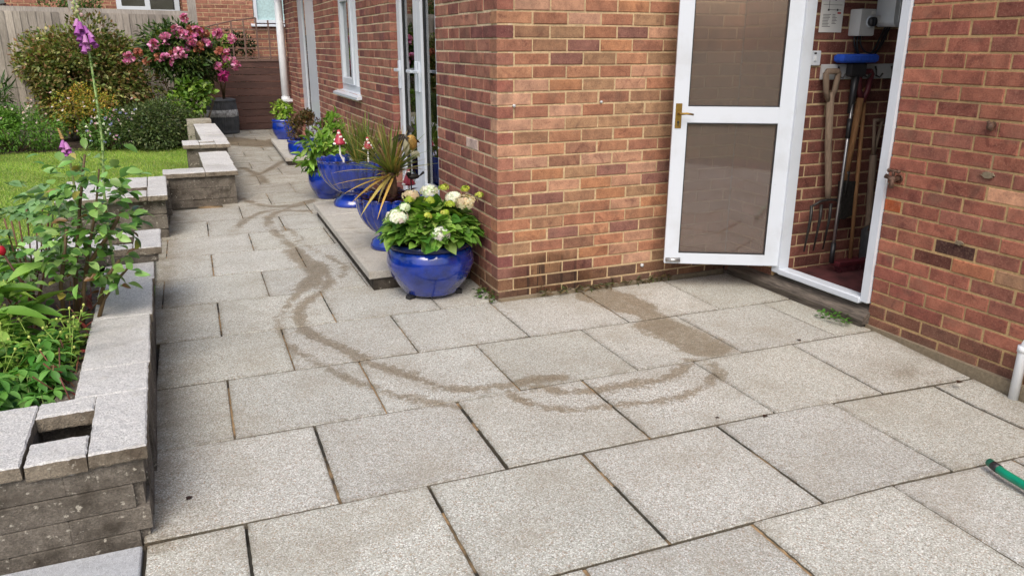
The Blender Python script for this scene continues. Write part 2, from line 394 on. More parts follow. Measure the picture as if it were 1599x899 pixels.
class Leaves:
    def __init__(s): s.V = []; s.F = []; s.C = []; s.n = 0
    def add(s, kind, P, D, N, length, width, C):
        tv, tf = leaf_tpl(kind); P = np.atleast_2d(P).astype(float); k = len(P)
        D = np.broadcast_to(np.atleast_2d(D), (k, 3)).astype(float); N = np.broadcast_to(np.atleast_2d(N), (k, 3)).astype(float)
        D = D / (np.linalg.norm(D, axis=1, keepdims=True) + 1e-9)
        X = np.cross(D, N); X /= (np.linalg.norm(X, axis=1, keepdims=True) + 1e-9); Zv = np.cross(X, D)
        Ln = np.broadcast_to(np.asarray(length, float), (k,))[:, None, None]; Wd = np.broadcast_to(np.asarray(width, float), (k,))[:, None, None]
        v = P[:, None, :] + X[:, None, :] * tv[None, :, 0:1] * Wd + D[:, None, :] * tv[None, :, 1:2] * Ln + Zv[:, None, :] * tv[None, :, 2:3] * Ln
        C = np.broadcast_to(np.atleast_2d(C), (k, 3))
        m = len(tv)
        s.V.append(v.reshape(-1, 3)); s.C.append(np.repeat(C, m, axis=0))
        for i in range(k):
            o = s.n + i * m; s.F += [tuple(o + j for j in f) for f in tf]
        s.n += k * m
    def build(s, name, mat, parent=None, loc=None):
        return mesh_obj(name, np.vstack(s.V), s.F, np.vstack(s.C), mat, None, np.ones(len(s.F), bool), parent, loc)
def rdir(n, up=0.0):
    d = rng.normal(size=(n, 3)); d[:, 2] += up; return d / np.linalg.norm(d, axis=1, keepdims=True)
def jit(pal, n, amt=.2):
    pal = np.array(pal, float); c = pal[rng.integers(0, len(pal), n)]
    return np.clip(c * (1 + rng.normal(0, amt, (n, 1))) * (1 + rng.normal(0, .06, (n, 3))), .003, 1)
def bush(L, center, rad, n, pal, size, kind='simple', clumps=14, aspect=.5, fill=.55, up=.3, amt=.22, zmin=None):
    """leaf clumps spread through an ellipsoid; leaves lie on the clump surfaces"""
    center = np.array(center, float); rad = np.array(rad, float)
    d = rdir(clumps, .25); cr = rng.uniform(.35, 1, (clumps, 1)) ** .5
    cc = center + d * rad * cr * .78; cs = rng.uniform(.26, .46, clumps)
    tint = rng.uniform(.8, 1.2, clumps)
    w_ = rng.integers(0, clumps, n); dd = rdir(n, .15); rr = rng.uniform(fill, 1.0, (n, 1))
    P = cc[w_] + dd * rad * cs[w_][:, None] * rr
    if zmin is not None: P[:, 2] = np.maximum(P[:, 2], zmin + rng.uniform(0, .05, n))
    out = (P - center) / rad; out /= (np.linalg.norm(out, axis=1, keepdims=True) + 1e-6)
    D = dd * .6 + out * .5 + rng.normal(0, .5, (n, 3)); D[:, 2] -= .1
    N = dd * .5 + out * .4 + rng.normal(0, .35, (n, 3)); N[:, 2] += up + .3
    C = jit(pal, n, amt) * tint[w_][:, None]
    sz = size * rng.uniform(.65, 1.25, n)
    L.add(kind, P, D, N, sz, sz * aspect, C)

# ------------------------------------------------------------------ brick walls
def muted(*cols, k=.30):
    out = []
    for c in cols:
        c = np.array(lin(*c)); g_ = c @ np.array((.3, .55, .15)); out.append(tuple(c * (1 - k) + g_ * k))
    return out
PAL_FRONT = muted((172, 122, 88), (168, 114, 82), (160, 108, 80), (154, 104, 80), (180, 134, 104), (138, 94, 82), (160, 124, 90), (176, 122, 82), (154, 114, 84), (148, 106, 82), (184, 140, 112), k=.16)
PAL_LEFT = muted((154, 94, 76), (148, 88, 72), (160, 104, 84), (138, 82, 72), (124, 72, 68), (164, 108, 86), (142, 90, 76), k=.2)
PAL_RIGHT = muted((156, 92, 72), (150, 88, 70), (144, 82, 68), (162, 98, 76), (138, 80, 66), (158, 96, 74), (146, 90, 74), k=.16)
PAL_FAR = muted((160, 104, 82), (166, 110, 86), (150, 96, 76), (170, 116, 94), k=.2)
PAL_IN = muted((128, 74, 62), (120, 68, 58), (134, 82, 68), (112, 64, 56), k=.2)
def brick_wall(name, org, ud, nd, u0, u1, z0, rows, mort, pal, parent, ops=(), phase=lambda r: 0.0, start=None, bm='brick', depth=.1, low=None, zlow=None, special=()):
    ud = Vector((ud[0], ud[1], 0)).normalized(); nd = Vector((nd[0], nd[1], 0)).normalized(); org = Vector(org)
    T = lambda u, n, z: tuple(org + ud * u + nd * n + Vector((0, 0, z)))
    mb = MB()
    def brick(a, b, z, col, ea, eb):
        g = .005; a += 0 if ea else g; b -= 0 if eb else g
        if b - a < .02: return
        j = lambda s_: random.uniform(-s_, s_)
        e = .004; zb, zt = z + g + j(.0012), z + .075 - g + j(.0012); o = j(.0022); a += j(.002) * (not ea); b += j(.002) * (not eb)
        vs = [(a, -depth, zb), (b, -depth, zb), (b, -depth, zt), (a, -depth, zt),
              (a, o - e, zb), (b, o - e, zb), (b, o - e, zt), (a, o - e, zt),
              (a + e, o, zb + e), (b - e, o, zb + e), (b - e, o, zt - e), (a + e, o, zt - e)]
        fs = [(8, 9, 10, 11)] + [(4 + i, 4 + (i + 1) % 4, 8 + (i + 1) % 4, 8 + i) for i in range(4)] + [(i, (i + 1) % 4, 4 + (i + 1) % 4, 4 + i) for i in range(4)] + [(3, 2, 1, 0)]
        mb.add([T(*q) for q in vs], fs, col=col, mi=0)
    for r in range(rows):
        z = z0 + .075 * r
        segs = [(start(r) if start else u0, u1)]
        for (a, b, c, d) in ops:
            if z + .0375 > c and z + .0375 < d:
                ns = []
                for (p_, q_) in segs:
                    if a > p_: ns.append((p_, min(a, q_)))
                    if b < q_: ns.append((max(b, p_), q_))
                segs = [x for x in ns if x[1] - x[0] > .01]
        for (p_, q_) in segs:
            k = math.floor((p_ - phase(r)) / .225); u = p_
            while u < q_ - .005:
                nxt = phase(r) + .225 * (k + 1); k += 1
                if nxt - u < .03 and nxt < q_: continue
                e_ = min(nxt, q_)
                c = np.array(random.choice(pal)) * random.uniform(.86, 1.12)
                if low and z < zlow: c = np.array(random.choice(low)) * random.uniform(.8, 1.1)
                for (su, sz_, sc) in special:
                    if u < su < e_ and z < sz_ < z + .075: c = np.array(sc)
                brick(u, e_, z, tuple(c), u == p_, e_ == q_); u = e_
    # mortar bed set back behind the brick faces, split round the openings
    zt = z0 + .075 * rows; us = sorted({u0, u1, *[max(u0, min(u1, x)) for o in ops for x in o[:2]]}); zs = sorted({z0, zt, *[max(z0, min(zt, x)) for o in ops for x in o[2:]]})
    for i in range(len(us) - 1):
        for j in range(len(zs) - 1):
            void = lambda x, y: x < us[0] or x > us[-1] or any(a < x < b and c < y < d for a, b, c, d in ops)
            um, zm = (us[i] + us[i + 1]) / 2, (zs[j] + zs[j + 1]) / 2
            if void(um, zm): continue
            mb.box(us[i] + (.0065 if void(us[i] - .001, zm) else 0), -depth + .003, zs[j], us[i + 1] - (.0065 if void(us[i + 1] + .001, zm) else 0), -.0045, zs[j + 1], T=T, mi=1)
    return mb.build(name, [MAT[bm], MAT[mort]], parent)

# ================================================================== SETTING
g = MB(); g.box(-400, -400, -.6, 400, 400, -.07)
tag(g.build('ground', MAT['ground']), kind='structure')

B_ = -.03263; CB, SB = math.cos(B_), math.sin(B_)
def PF(x, y): return (x * CB - y * SB, x * SB + y * CB)
def gz(x, y):
    s = min(1, max(0, (-y - 1.35) / .8)) * min(1, max(0, (x - .5) / 1.2)); return -.05 * s
TR = {
'A': ([(0.514, -1.272), (0.592, -1.338), (0.513, -1.49), (0.37, -1.567), (0.176, -1.614), (-0.058, -1.583), (-0.301, -1.528), (-0.435, -1.418), (-0.473, -1.293), (-0.463, -1.234)], .028),
'B': ([(0.476, -1.323), (0.308, -1.4), (0.102, -1.411), (-0.127, -1.388), (-0.249, -1.335), (-0.307, -1.252)], .038),
'C': ([(-0.182, -1.206), (-0.367, -1.166), (-0.608, -1.159), (-0.754, -1.036), (-0.869, -0.843), (-0.978, -0.643), (-1.08, -0.36), (-1.163, -0.168), (-1.193, 0.069), (-1.146, 0.359), (-1.01, 0.578)], .040),
'D': ([(-0.726, -1.307), (-0.82, -1.232), (-0.962, -1.06), (-1.104, -0.843), (-1.161, -0.673), (-1.282, -0.37), (-1.324, -0.098), (-1.287, 0.23), (-1.151, 0.567), (-1.061, 0.75)], .024),
'P': ([(0.625, -0.134), (0.685, -0.232), (0.712, -0.45)], .15),
'P2': ([(0.712, -0.45), (0.73, -0.60), (0.72, -0.80)], .09),
'P4': ([(0.50, -0.12), (0.55, -0.33), (0.60, -0.42)], .03), 'P5': ([(0.56, -0.72), (0.53, -0.88), (0.60, -1.1)], .02), 'P6': ([(0.83, -0.2), (0.90, -0.28), (0.95, -0.27)], .012),
'P3': ([(0.687, -0.80), (0.70, -1.0), (0.70, -1.16)], .145),
'C2': ([(-1.01, 0.578), (-0.879, 0.828), (-0.863, 1.257), (-0.923, 1.575), (-0.973, 2.032), (-1.012, 2.49), (-1.026, 2.88), (-0.941, 3.236), (-0.757, 3.486), (-0.468, 3.719)], .040),
'D2': ([(-1.061, 0.75), (-0.947, 0.991), (-0.939, 1.346), (-0.988, 1.771)], .075),
'C3': ([(-0.79, 0.9), (-0.70, 1.2), (-0.78, 1.55), (-0.86, 1.95), (-0.86, 2.3), (-0.93, 2.7)], .022),
'E': ([(-1.286, 2.796), (-1.161, 3.176), (-0.913, 3.452), (-0.612, 3.256)], .04),
'F': ([(-1.293, 4.667), (-1.018, 3.845), (-0.801, 3.609), (-0.449, 3.823)], .045),
'G': ([(-0.891, 6.415), (-0.8, 5.8), (-0.769, 5.118)], .05),
'H': ([(-0.853, 5.661), (-0.607, 6.114), (-0.347, 6.823)], .05),
'I': ([(-0.9, 9.8), (-0.274, 8.95), (0.1, 9.317)], .4)}
SEG = []
for pts, hw in TR.values():
    # light smoothing so the bends stay round
    q = [np.array(p_) for p_ in pts]; out = [q[0]]
    for i in range(len(q) - 1):
        p0, p1, p2, p3 = q[max(i - 1, 0)], q[i], q[i + 1], q[min(i + 2, len(q) - 1)]
        for t in (.34, .67, 1):
            out.append(.5 * ((2 * p1) + (-p0 + p2) * t + (2 * p0 - 5 * p1 + 4 * p2 - p3) * t * t + (-p0 + 3 * p1 - 3 * p2 + p3) * t ** 3))
    for i in range(len(out) - 1): SEG.append((*out[i], *out[i + 1], hw))
SEG = np.array(SEG)
def wet(P):
    a = SEG[:, :2][None]; b = SEG[:, 2:4][None]; p = P[:, None, :]
    ab = b - a; t = np.clip(((p - a) * ab).sum(-1) / ((ab ** 2).sum(-1) + 1e-9), 0, 1)
    d = np.linalg.norm(p - a - ab * t[..., None], axis=-1) - SEG[:, 4][None]
    return .5 + np.clip(d.min(1), -.3, .3)
PV, PF_, PC, PE, PW, PM = [], [], [], [], [], []
def slab(x0, x1, y0, y1, n, mat=0, tint=None):
    o = len(PV); tint = tint or tuple(np.array((1, 1, 1)) * random.uniform(.93, 1.08) * np.array((1, random.uniform(.992, 1.004), random.uniform(.962, .99))))
    tx, ty, dz = random.uniform(-.003, .003), random.uniform(-.003, .003), random.uniform(-.0015, .0015)
    us = [0, .006] + [.006 + (1 - .012) * i / n for i in range(1, n)] + [.994, 1]
    m = len(us)
    for j, v_ in enumerate(us):
        for i, u_ in enumerate(us):
            x, y = x0 + (x1 - x0) * u_, y0 + (y1 - y0) * v_
            e = i in (0, m - 1) or j in (0, m - 1)
            if e: x += random.uniform(-.0012, .0012); y += random.uniform(-.0012, .0012)
            X, Y = PF(x, y)
            z = dz + tx * (u_ - .5) + ty * (v_ - .5) - (.005 if e else 0) + gz(X, Y)
            PV.append((X, Y, z)); PC.append(tint); PE.append(1.0 if (i < 2 or j < 2 or i > m - 3 or j > m - 3) else 0.0)
    for j in range(m - 1):
        for i in range(m - 1):
            a = o + j * m + i; PF_.append((a, a + 1, a + 1 + m, a + m)); PM.append(mat)
    ring = [o + i for i in range(m)] + [o + j * m + m - 1 for j in range(1, m)] + [o + (m - 1) * m + i for i in range(m - 2, -1, -1)] + [o + j * m for j in range(m - 2, 0, -1)]
    q = len(PV)
    for dz_ in (0, .045):
        for r_ in ring:
            v_ = PV[r_]; PV.append((v_[0], v_[1], v_[2] - dz_)); PC.append((.30, .27, .22) if y0 < 1.5 else (.6, .52, .42)); PE.append(1.0)
    nr = len(ring)
    for i in range(nr):
        k = (i + 1) % nr; PF_.append((q + k, q + i, q + nr + i, q + nr + k)); PM.append(mat)
JT = []
PITCH, S0, GX = .6249, -2.514, .627
for k in range(-5, 23):
    ga = .0085 if k < 3 else .006
    y0 = S0 + PITCH * k + random.uniform(.6, 1) * ga; y1 = S0 + PITCH * (k + 1) - random.uniform(.6, 1) * ga
    xmin = -1.97 if k >= 1 else -1.94
    if k > 3: xmin = -2.03
    if k > 9: xmin = -1.46
    yw = (y0 + y1) / 2; xmax = 1.78 if yw < .2 else .12
    ph = -1.625 if k % 2 == 0 else -1.3115
    n = 26 if k < 7 else 14
    if k < 1: xmin = -1.93
    i = math.floor((xmin - ph) / GX); x = xmin
    while x < xmax - .02:
        e = min(ph + GX * (i + 1), xmax) ; i += 1
        if e - x < .05: x = e; continue
        gp = random.uniform(.004, .008) if k < 2 else random.uniform(.002, .005)
        slab(x + gp, e - gp, y0, y1, n); JT.append((e, y0, y1)); x = e
# smooth pale slabs left of the aggregate ones, by the near wall
for k in range(-5, 1):
    for x in (-2.55, -3.17, -3.79):
        slab(x + .006, x + .61, S0 + PITCH * k + .005, S0 + PITCH * (k + 1) - .005, 6, 1, (1, 1, 1))
pav = mesh_obj('patio_paving', PV, PF_, PC, [MAT['paving'], MAT['slate']], PM, np.zeros(len(PF_), bool))
A_ = pav.data.attributes.new('wet', 'FLOAT', 'POINT'); A_.data.foreach_set('value', wet(np.array(PV)[:, :2]).astype(np.float32))
A_ = pav.data.attributes.new('edge', 'FLOAT', 'POINT'); A_.data.foreach_set('value', np.array(PE, np.float32))
pa = np.array(PV); X_, Y_ = pa[:, 0], pa[:, 1]
dirt = .85 * np.exp(-np.clip(X_ + 1.95 - .03 * (Y_ + 1.8), 0, 9) / .10) * (Y_ < 3.9) * (Y_ > -1.9) + .8 * np.exp(-np.clip(1.74 - X_, 0, 9) / .06) * (Y_ < 0) + .6 * np.exp(-np.clip(-Y_, 0, 9) / .05) * (X_ > 0)
dirt += .5 * np.clip((Y_ - 2.6) / 2.0, 0, 1) + .75 * np.exp(-(((X_ - 1.45) / .22) ** 2 + ((Y_ + 1.78) / .16) ** 2)) + .5 * np.exp(-np.clip(3.9 - Y_, 0, 9) / .06) * (X_ < -1.2) * (Y_ > 3.0)
A_ = pav.data.attributes.new('dirt', 'FLOAT', 'POINT'); A_.data.foreach_set('value', np.clip(dirt, 0, 1).astype(np.float32))
tag(pav, kind='structure')
g = MB(); n = 60
for i in range(n):
    for j in range(n):
        pass
gv = [(x, y, -.011 + gz(x, y)) for y in np.linspace(-6.5, 11.8, 120) for x in np.linspace(-4.2, 2.2, 60)]
gf = [(j * 60 + i, j * 60 + i + 1, j * 60 + i + 61, j * 60 + i + 60) for j in range(119) for i in range(59)]
MAT['joint_dark'] = simple('dark_joint', lin(58, 54, 46), .95, .5, 14)
tag(mesh_obj('paving_bed', [(a, b, c - .016 if b < .7 else c + .003) for a, b, c in gv], gf, np.ones((len(gv), 3)), [MAT['joint_dark'], MAT['joint']], [0 if gv[f[0]][1] < .7 else 1 for f in gf]), kind='structure')
jv, jf = [], []
for (x, a, b) in JT:
    t0 = a; 
    while t0 < b:
        t1 = min(b, t0 + random.uniform(.08, .35))
        if random.random() < (.68 if a < -.7 else .92):
            o = len(jv)
            for yy in np.linspace(t0, t1, 8):
                z_ = -.006 - random.uniform(0, .005)
                for dx in (-.011, 0, .011):
                    X, Y = PF(x + dx, yy); jv.append((X, Y, z_ + random.uniform(-.002, .002) + gz(X, Y)))
            for r_ in range(7):
                for q in range(2): a_ = o + r_ * 3 + q; jf.append((a_, a_ + 1, a_ + 4, a_ + 3))
        t0 = t1
tag(mesh_obj('sandy_joints', jv, jf, np.ones((len(jv), 3)), MAT['joint']), kind='structure')

g = MB(); g.box(-10, .92, -.05, -1.955, 3.9, .03); g.box(-10, 3.9, -.05, -1.845, 4.2, .03); g.box(-10, 4.2, -.05, -1.30, 12, .03)
tag(g.build('lawn', MAT['lawn']), kind='structure')
def lump(x0, x1, y0, y1, z, n=40, amp=.03):
    vs, fs = [], []
    for y in np.linspace(y0, y1, n):
        for x in np.linspace(x0, x1, n): vs.append((x, y, z + random.uniform(-amp, amp)))
    for j in range(n - 1):
        for i in range(n - 1): a = j * n + i; fs.append((a, a + 1, a + n + 1, a + n))
    return vs, fs
v_, f_ = lump(-4.2, -2.16, -1.42, .96, .18)
tag(mesh_obj('flower_bed_soil', v_, f_, np.ones((len(v_), 3)), MAT['soil']), kind='structure')
v_, f_ = lump(-9.5, -1.35, 8.80, 11.6, .04, 50)
tag(mesh_obj('border_soil', v_, f_, np.ones((len(v_), 3)), MAT['soil']), kind='structure')
# mown grass
N = 120000
gx = rng.uniform(-5.6, -1.3, N); gy = .95 + 8.1 * rng.random(N) ** 1.05
ok = ((gx < -1.97) | (gy > 4.3)) & ~((gx > -2.35) & (gy < 1.1)) & ~((gx > -2.3) & (gy > 2.5) & (gy < 4.3)) & ~((gx > -1.6) & (gy > 5.4) & (gy < 6.2)) & ~((gx > -1.45))
gx, gy = gx[ok], gy[ok]; N = len(gx)
L = Leaves(); P = np.stack([gx, gy, np.full(N, .028)], 1); D = rng.normal(0, .55, (N, 3)); D[:, 2] = 1
pt = 1 + .16 * np.sin(gx * 2.3 + np.sin(gy * 1.7) * 1.4) * np.sin(gy * 2.9 + gx) + .08 * np.sin(gx * 7.1 + gy * 5.3)
tv = pt[:, None] * jit([lin(158, 190, 78), lin(138, 174, 64), lin(172, 194, 96), lin(124, 158, 58), lin(190, 194, 122)], N, .16)
o = rng.uniform(.022, .05, N)[:, None]; dn = D / np.linalg.norm(D, axis=1, keepdims=True)
sd_ = np.cross(dn, rdir(N)); sd_ /= np.linalg.norm(sd_, axis=1, keepdims=True)
V = np.stack([P - sd_ * .003, P + sd_ * .003, P + dn * o], 1).reshape(-1, 3)
F = np.arange(3 * N).reshape(-1, 3)
tag(mesh_obj('grass', V, F.tolist(), np.repeat(tv, 3, 0), MAT['grass']), 'short mown lawn grass beyond the stone walls', 'grass', kind='stuff')

# ================================================================== HOUSE
A = .0279
house = thing('brick_house', 'nearest red brick house, with white doors and an open side door beside the patio', 'house', (0, 0, 0))
GRM = [lin(122, 92, 72), lin(112, 84, 70), lin(128, 96, 70), lin(104, 82, 70)]
own = lambda r: (r - 3) % 2 != 0          # odd course: the side wall's stretcher shows its end on the front
Z0 = .134 - .225
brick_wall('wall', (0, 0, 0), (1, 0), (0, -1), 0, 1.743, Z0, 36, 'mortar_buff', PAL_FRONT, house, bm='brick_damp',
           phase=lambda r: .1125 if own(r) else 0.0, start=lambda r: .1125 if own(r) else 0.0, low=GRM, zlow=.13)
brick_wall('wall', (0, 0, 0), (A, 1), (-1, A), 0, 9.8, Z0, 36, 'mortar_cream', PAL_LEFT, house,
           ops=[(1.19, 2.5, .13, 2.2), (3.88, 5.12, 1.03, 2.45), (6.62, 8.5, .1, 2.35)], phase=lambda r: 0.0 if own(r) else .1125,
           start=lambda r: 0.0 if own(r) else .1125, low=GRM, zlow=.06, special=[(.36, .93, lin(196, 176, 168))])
# side wall round the tool store: courses carry their own offset
ZR = 1.0411 - .075 * 15
def ph_r(r):
    m = r - 15; return (1.3722 - .225 * 8) if m % 2 else (1.3722 + .1125 - .225 * 8)
DK = lin(74, 52, 48)
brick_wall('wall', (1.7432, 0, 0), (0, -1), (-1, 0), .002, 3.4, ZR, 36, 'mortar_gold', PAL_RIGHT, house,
           ops=[(.49, 1.262, -1, 2.12)], phase=ph_r, low=[lin(124, 86, 72), lin(116, 84, 72), lin(130, 94, 78)], zlow=.12,
           special=[(1.75, .56, DK), (1.66, .49, lin(96, 60, 52)), (1.95, .849, lin(206, 158, 128)), (1.86, .45, lin(166, 110, 84)), (2.1, .50, lin(150, 118, 94)), (1.32, .70, lin(168, 92, 58))])
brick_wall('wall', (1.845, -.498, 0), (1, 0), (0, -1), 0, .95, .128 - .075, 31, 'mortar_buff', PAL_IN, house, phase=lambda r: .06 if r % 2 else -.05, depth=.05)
m_ = MB()                                      # the other inner faces of the tool store and of the rooms
m_.box(2.80, -3.4, 0, 2.9, -.45, 2.4); m_.box(1.85, -3.4, 0, 2.8, -3.3, 2.4)
m_.box(1.851, -3.298, 2.395, 2.798, -.502, 2.418); m_.build('store_lining', MAT['lining'], house)
m_ = MB(); m_.box(1.85, -3.3, -.02, 2.8, -.5, .118); m_.build('store_floor', MAT['redfloor'], house)
m_ = MB(); m_.box(1.75, -3.5, 2.42, 2.95, .05, 2.56); m_.box(-.06, .06, 2.615, 6, 9.85, 2.75); m_.build('roof', MAT['darktile'], house)
m_ = MB()
m_.box(.5, .3, -.05, 4.6, 9.7, .14); m_.box(4.5, .3, .14, 4.6, 9.7, 2.6); m_.box(.5, .3, .14, 4.5, .4, 2.6); m_.box(.5, 9.6, .14, 4.5, 9.7, 2.6)
m_.box(.5, 3.1, .14, 4.5, 3.2, 2.6); m_.box(.5, 5.8, .14, 4.5, 5.9, 2.6)
m_.build('room_lining', MAT['room'], house)
# mortar fillet and old repairs
m_ = MB(); m_.prism([(1.725, -1.27), (1.744, -1.27), (1.744, -3.4), (1.70, -3.4)], -.09, .018); m_.build('mortar_fillet', MAT['mortar_old'], house)
m_ = MB(); m_.prism([(0, 0), (1.73, 0), (1.73, -.022), (.01, -.03)], -.05, .016)
m_.build('mortar_fillet', MAT['mortar_old'], house)
for (y, z, a_, b_, s) in ((-1.735, .596, .022, .014, 1), (-1.815, .945, .035, .016, 3)):
    random.seed(s); pl_ = [(y + a_ * math.cos(t) * random.uniform(.35, 1.3), z + b_ * math.sin(t) * random.uniform(.55, 1.2)) for t in np.linspace(0, 2 * math.pi, 22)[:-1]]
    m_ = MB(); m_.prism(pl_, 1.734, 1.7422, T=lambda p, q, r: (r, p, q)); m_.build('mortar_repair', MAT['mortar_old'], house)
random.seed(11)

LT = lambda u, n, z: (A * u - n * 1.0, u + n * A, z)     # left wall frame: u along, n outward
def LB(mb, u0, u1, n0, n1, z0, z1, **k): mb.box(u0, n0, z0, u1, n1, z1, T=LT, **k)
# french door (two leaves)
fd = MB()
LB(fd, 1.192, 1.24, -.13, -.06, .16, 2.19); LB(fd, 2.44, 2.497, -.13, -.06, .16, 2.19); LB(fd, 1.24, 2.44, -.13, -.06, 2.12, 2.19); LB(fd, 1.192, 2.497, -.14, -.03, .131, .19)
fdo = fd.build('french_door', MAT['upvc'], house); fdo['label'] = 'white double glazed french door nearest the corner'
for (a0, a1) in ((1.245, 1.82), (1.825, 2.435)):
    sm = MB(); w_ = .095
    LB(sm, a0, a0 + w_, -.115, -.045, .2, 2.115, bev=.006); LB(sm, a1 - w_, a1, -.115, -.045, .2, 2.115, bev=.006)
    LB(sm, a0 + w_, a1 - w_, -.113, -.047, .2, .46, bev=.006); LB(sm, a0 + w_, a1 - w_, -.113, -.047, 2.02, 2.115, bev=.006)
    sm.build('door_leaf', MAT['upvc'], fdo)
    gm = MB(); LB(gm, a0 + w_ - .012, a1 - w_ + .012, -.085, -.078, .45, 2.03); gm.build('pane', MAT['glass'], fdo)
    rb = MB()
    for q in (a0 + w_ - .001, a1 - w_ - .011): LB(rb, q, q + .008, -.0775, -.066, .46, 2.02)
    rb.build('gasket', MAT['rubber'], fdo)
for (u, s) in ((1.79, -1), (1.865, 1), (2.39, -1)):
    h = MB(); LB(h, u - .018, u + .018, -.046, -.032, 1.17, 1.40, bev=.004); LB(h, u - .014, u + .014, -.034, .0, 1.315, 1.335); LB(h, min(u, u + s * .13), max(u, u + s * .13), -.008, .008, 1.312, 1.336, bev=.004)
    h.build('handle', MAT['white_paint'], fdo)
def curtain(u0, u1, z0, z1, n):
    c = MB(); vs, fs = [], []; k = 80
    for i in range(k + 1):
        u = u0 + (u1 - u0) * i / k; d = -.26 - .025 * math.sin(i * 1.1) - .012 * math.sin(i * 2.7)
        vs += [LT(u, d, z0), LT(u, d, z1)]
    for i in range(k): fs.append((2 * i, 2 * i + 2, 2 * i + 3, 2 * i + 1))
    c.add(vs, fs, smooth=True); return c.build('curtain', MAT['curtain'], n)
curtain(1.25, 1.5, .25, 2.15, fdo); curtain(2.0, 2.4, .25, 2.15, fdo)
# window
wm = MB()
LB(wm, 3.885, 3.95, -.13, -.055, 1.045, 2.44); LB(wm, 5.03, 5.118, -.13, -.055, 1.045, 2.44); LB(wm, 3.95, 5.03, -.13, -.055, 1.045, 1.10); LB(wm, 3.95, 5.03, -.13, -.055, 2.37, 2.44)
LB(wm, 4.30, 4.38, -.128, -.052, 1.10, 2.37)
wo = wm.build('window', MAT['upvc'], house)
sm = MB(); LB(sm, 4.385, 4.46, -.115, -.035, 1.105, 2.365, bev=.006); LB(sm, 4.95, 5.025, -.115, -.035, 1.105, 2.365, bev=.006); LB(sm, 4.46, 4.95, -.113, -.037, 1.105, 1.18, bev=.006); LB(sm, 4.46, 4.95, -.113, -.037, 1.98, 2.04, bev=.006); LB(sm, 4.46, 4.95, -.113, -.037, 2.29, 2.365, bev=.006)
sm.build('sash', MAT['upvc'], wo)
gm = MB(); LB(gm, 3.945, 4.305, -.09, -.084, 1.095, 2.375); gm.build('pane', MAT['glass'], wo)
gm = MB(); LB(gm, 4.45, 4.96, -.08, -.074, 1.17, 2.3); gm.build('pane', MAT['glass'], wo)
sl = MB(); sl.prism([(-.06, 1.0), (.055, .985), (.055, 1.012), (-.06, 1.044)], 3.80, 5.17, T=lambda p, q, r: LT(r, p, q)); sl.build('sill', MAT['upvc'], wo)
curtain(4.5, 4.9, 1.05, 2.4, wo)
# far patio door
dm = MB()
LB(dm, 8.06, 8.497, -.12, -.05, .15, 2.34); LB(dm, 6.625, 6.70, -.12, -.04, .15, 2.34); LB(dm, 6.70, 8.02, -.12, -.04, 2.25, 2.34); LB(dm, 6.625, 8.497, -.14, -.02, .101, .16)
do = dm.build('patio_door', MAT['upvc'], house); do['label'] = 'tall white patio door farther along the wall'
sm = MB(); LB(sm, 6.97, 7.75, -.10, -.052, .17, 2.24, bev=.008); sm.build('door_leaf', MAT['upvc'], do)
gm = MB(); LB(gm, 7.75, 8.06, -.072, -.066, .17, 2.24); LB(gm, 6.70, 6.97, -.085, -.078, .17, 2.24); gm.build('pane', MAT['glass'], do)
gm = MB(); 
for q in (6.83, 6.90): LB(gm, q, q + .02, -.077, -.06, .17, 2.24)
gm.build('glazing_bar', MAT['upvc'], do)
# rain pipe on the far corner
dp = MB(); px_, py_ = A * 9.6 - .10, 9.6
dp.tube([(px_, py_, .12), (px_, py_, 2.65)], .062, 14); dpo = dp.build('downpipe', MAT['pipe'], house)
dp = MB(); dp.tube([(px_, py_, .60), (px_, py_, .70)], .072, 14); dp.box(px_ - .01, py_ - .09, .62, px_ + .1, py_ + .09, .66); dp.build('pipe_bracket', MAT['pipe'], dpo)

# tool-store door frame, sill, open door
fr = MB()
fr.box(1.722, -.556, .125, 1.80, -.493, 2.11, bev=.004); fr.box(1.728, -1.26, .135, 1.80, -1.208, 2.11, bev=.004); fr.box(1.73, -1.208, 2.04, 1.80, -.556, 2.11)
fo = fr.build('door_frame', MAT['white_paint'], house)
fr = MB(); fr.box(1.715, -1.207, .122, 1.795, -.557, .162, bev=.006); fr.build('threshold', MAT['white_paint'], fo)
fr = MB(); fr.box(1.79, -1.21, .12, 1.84, -.55, .14); fr.build('draught_strip', MAT['steel'], fo)
sw = MB(); sw.prism([(1.79, .116), (1.79, .02), (1.70, .02), (1.692, .045), (1.70, .064)], -1.275, -.1, T=lambda p, q, r: (p, r, q)); sw.box(1.705, -1.26, -.04, 1.742, -.05, .0195)
sw.build('timber_sill', MAT['sill_wood'], house)
HX, HY = 1.734, -.548; dv = Vector((-.8702, .4927, 0)); nv = Vector((-.4927, -.8702, 0))
DT = lambda s, n, z: (HX + dv.x * s + nv.x * n, HY + dv.y * s + nv.y * n, z)
def DB(mb, s0, s1, n0, n1, z0, z1, **k): mb.box(s0, n0, z0, s1, n1, z1, T=DT, **k)
d = MB()
DB(d, .0, .10, -.042, 0, .17, 2.05, bev=.004); DB(d, .645, .733, -.042, 0, .17, 2.05, bev=.004)
for (a, b) in ((.17, .243), (1.068, 1.168), (1.96, 2.05)): DB(d, .10, .645, -.0405, -.0015, a, b, bev=.003)
dr = d.build('door', MAT['white_paint'], house); dr['label'] = 'white glazed side door standing wide open'
for (a, b) in ((.243, 1.068), (1.168, 1.96)):
    g = MB(); DB(g, .094, .651, -.024, -.018, a - .006, b + .006); g.build('pane', MAT['tinted'], dr)
g = MB()
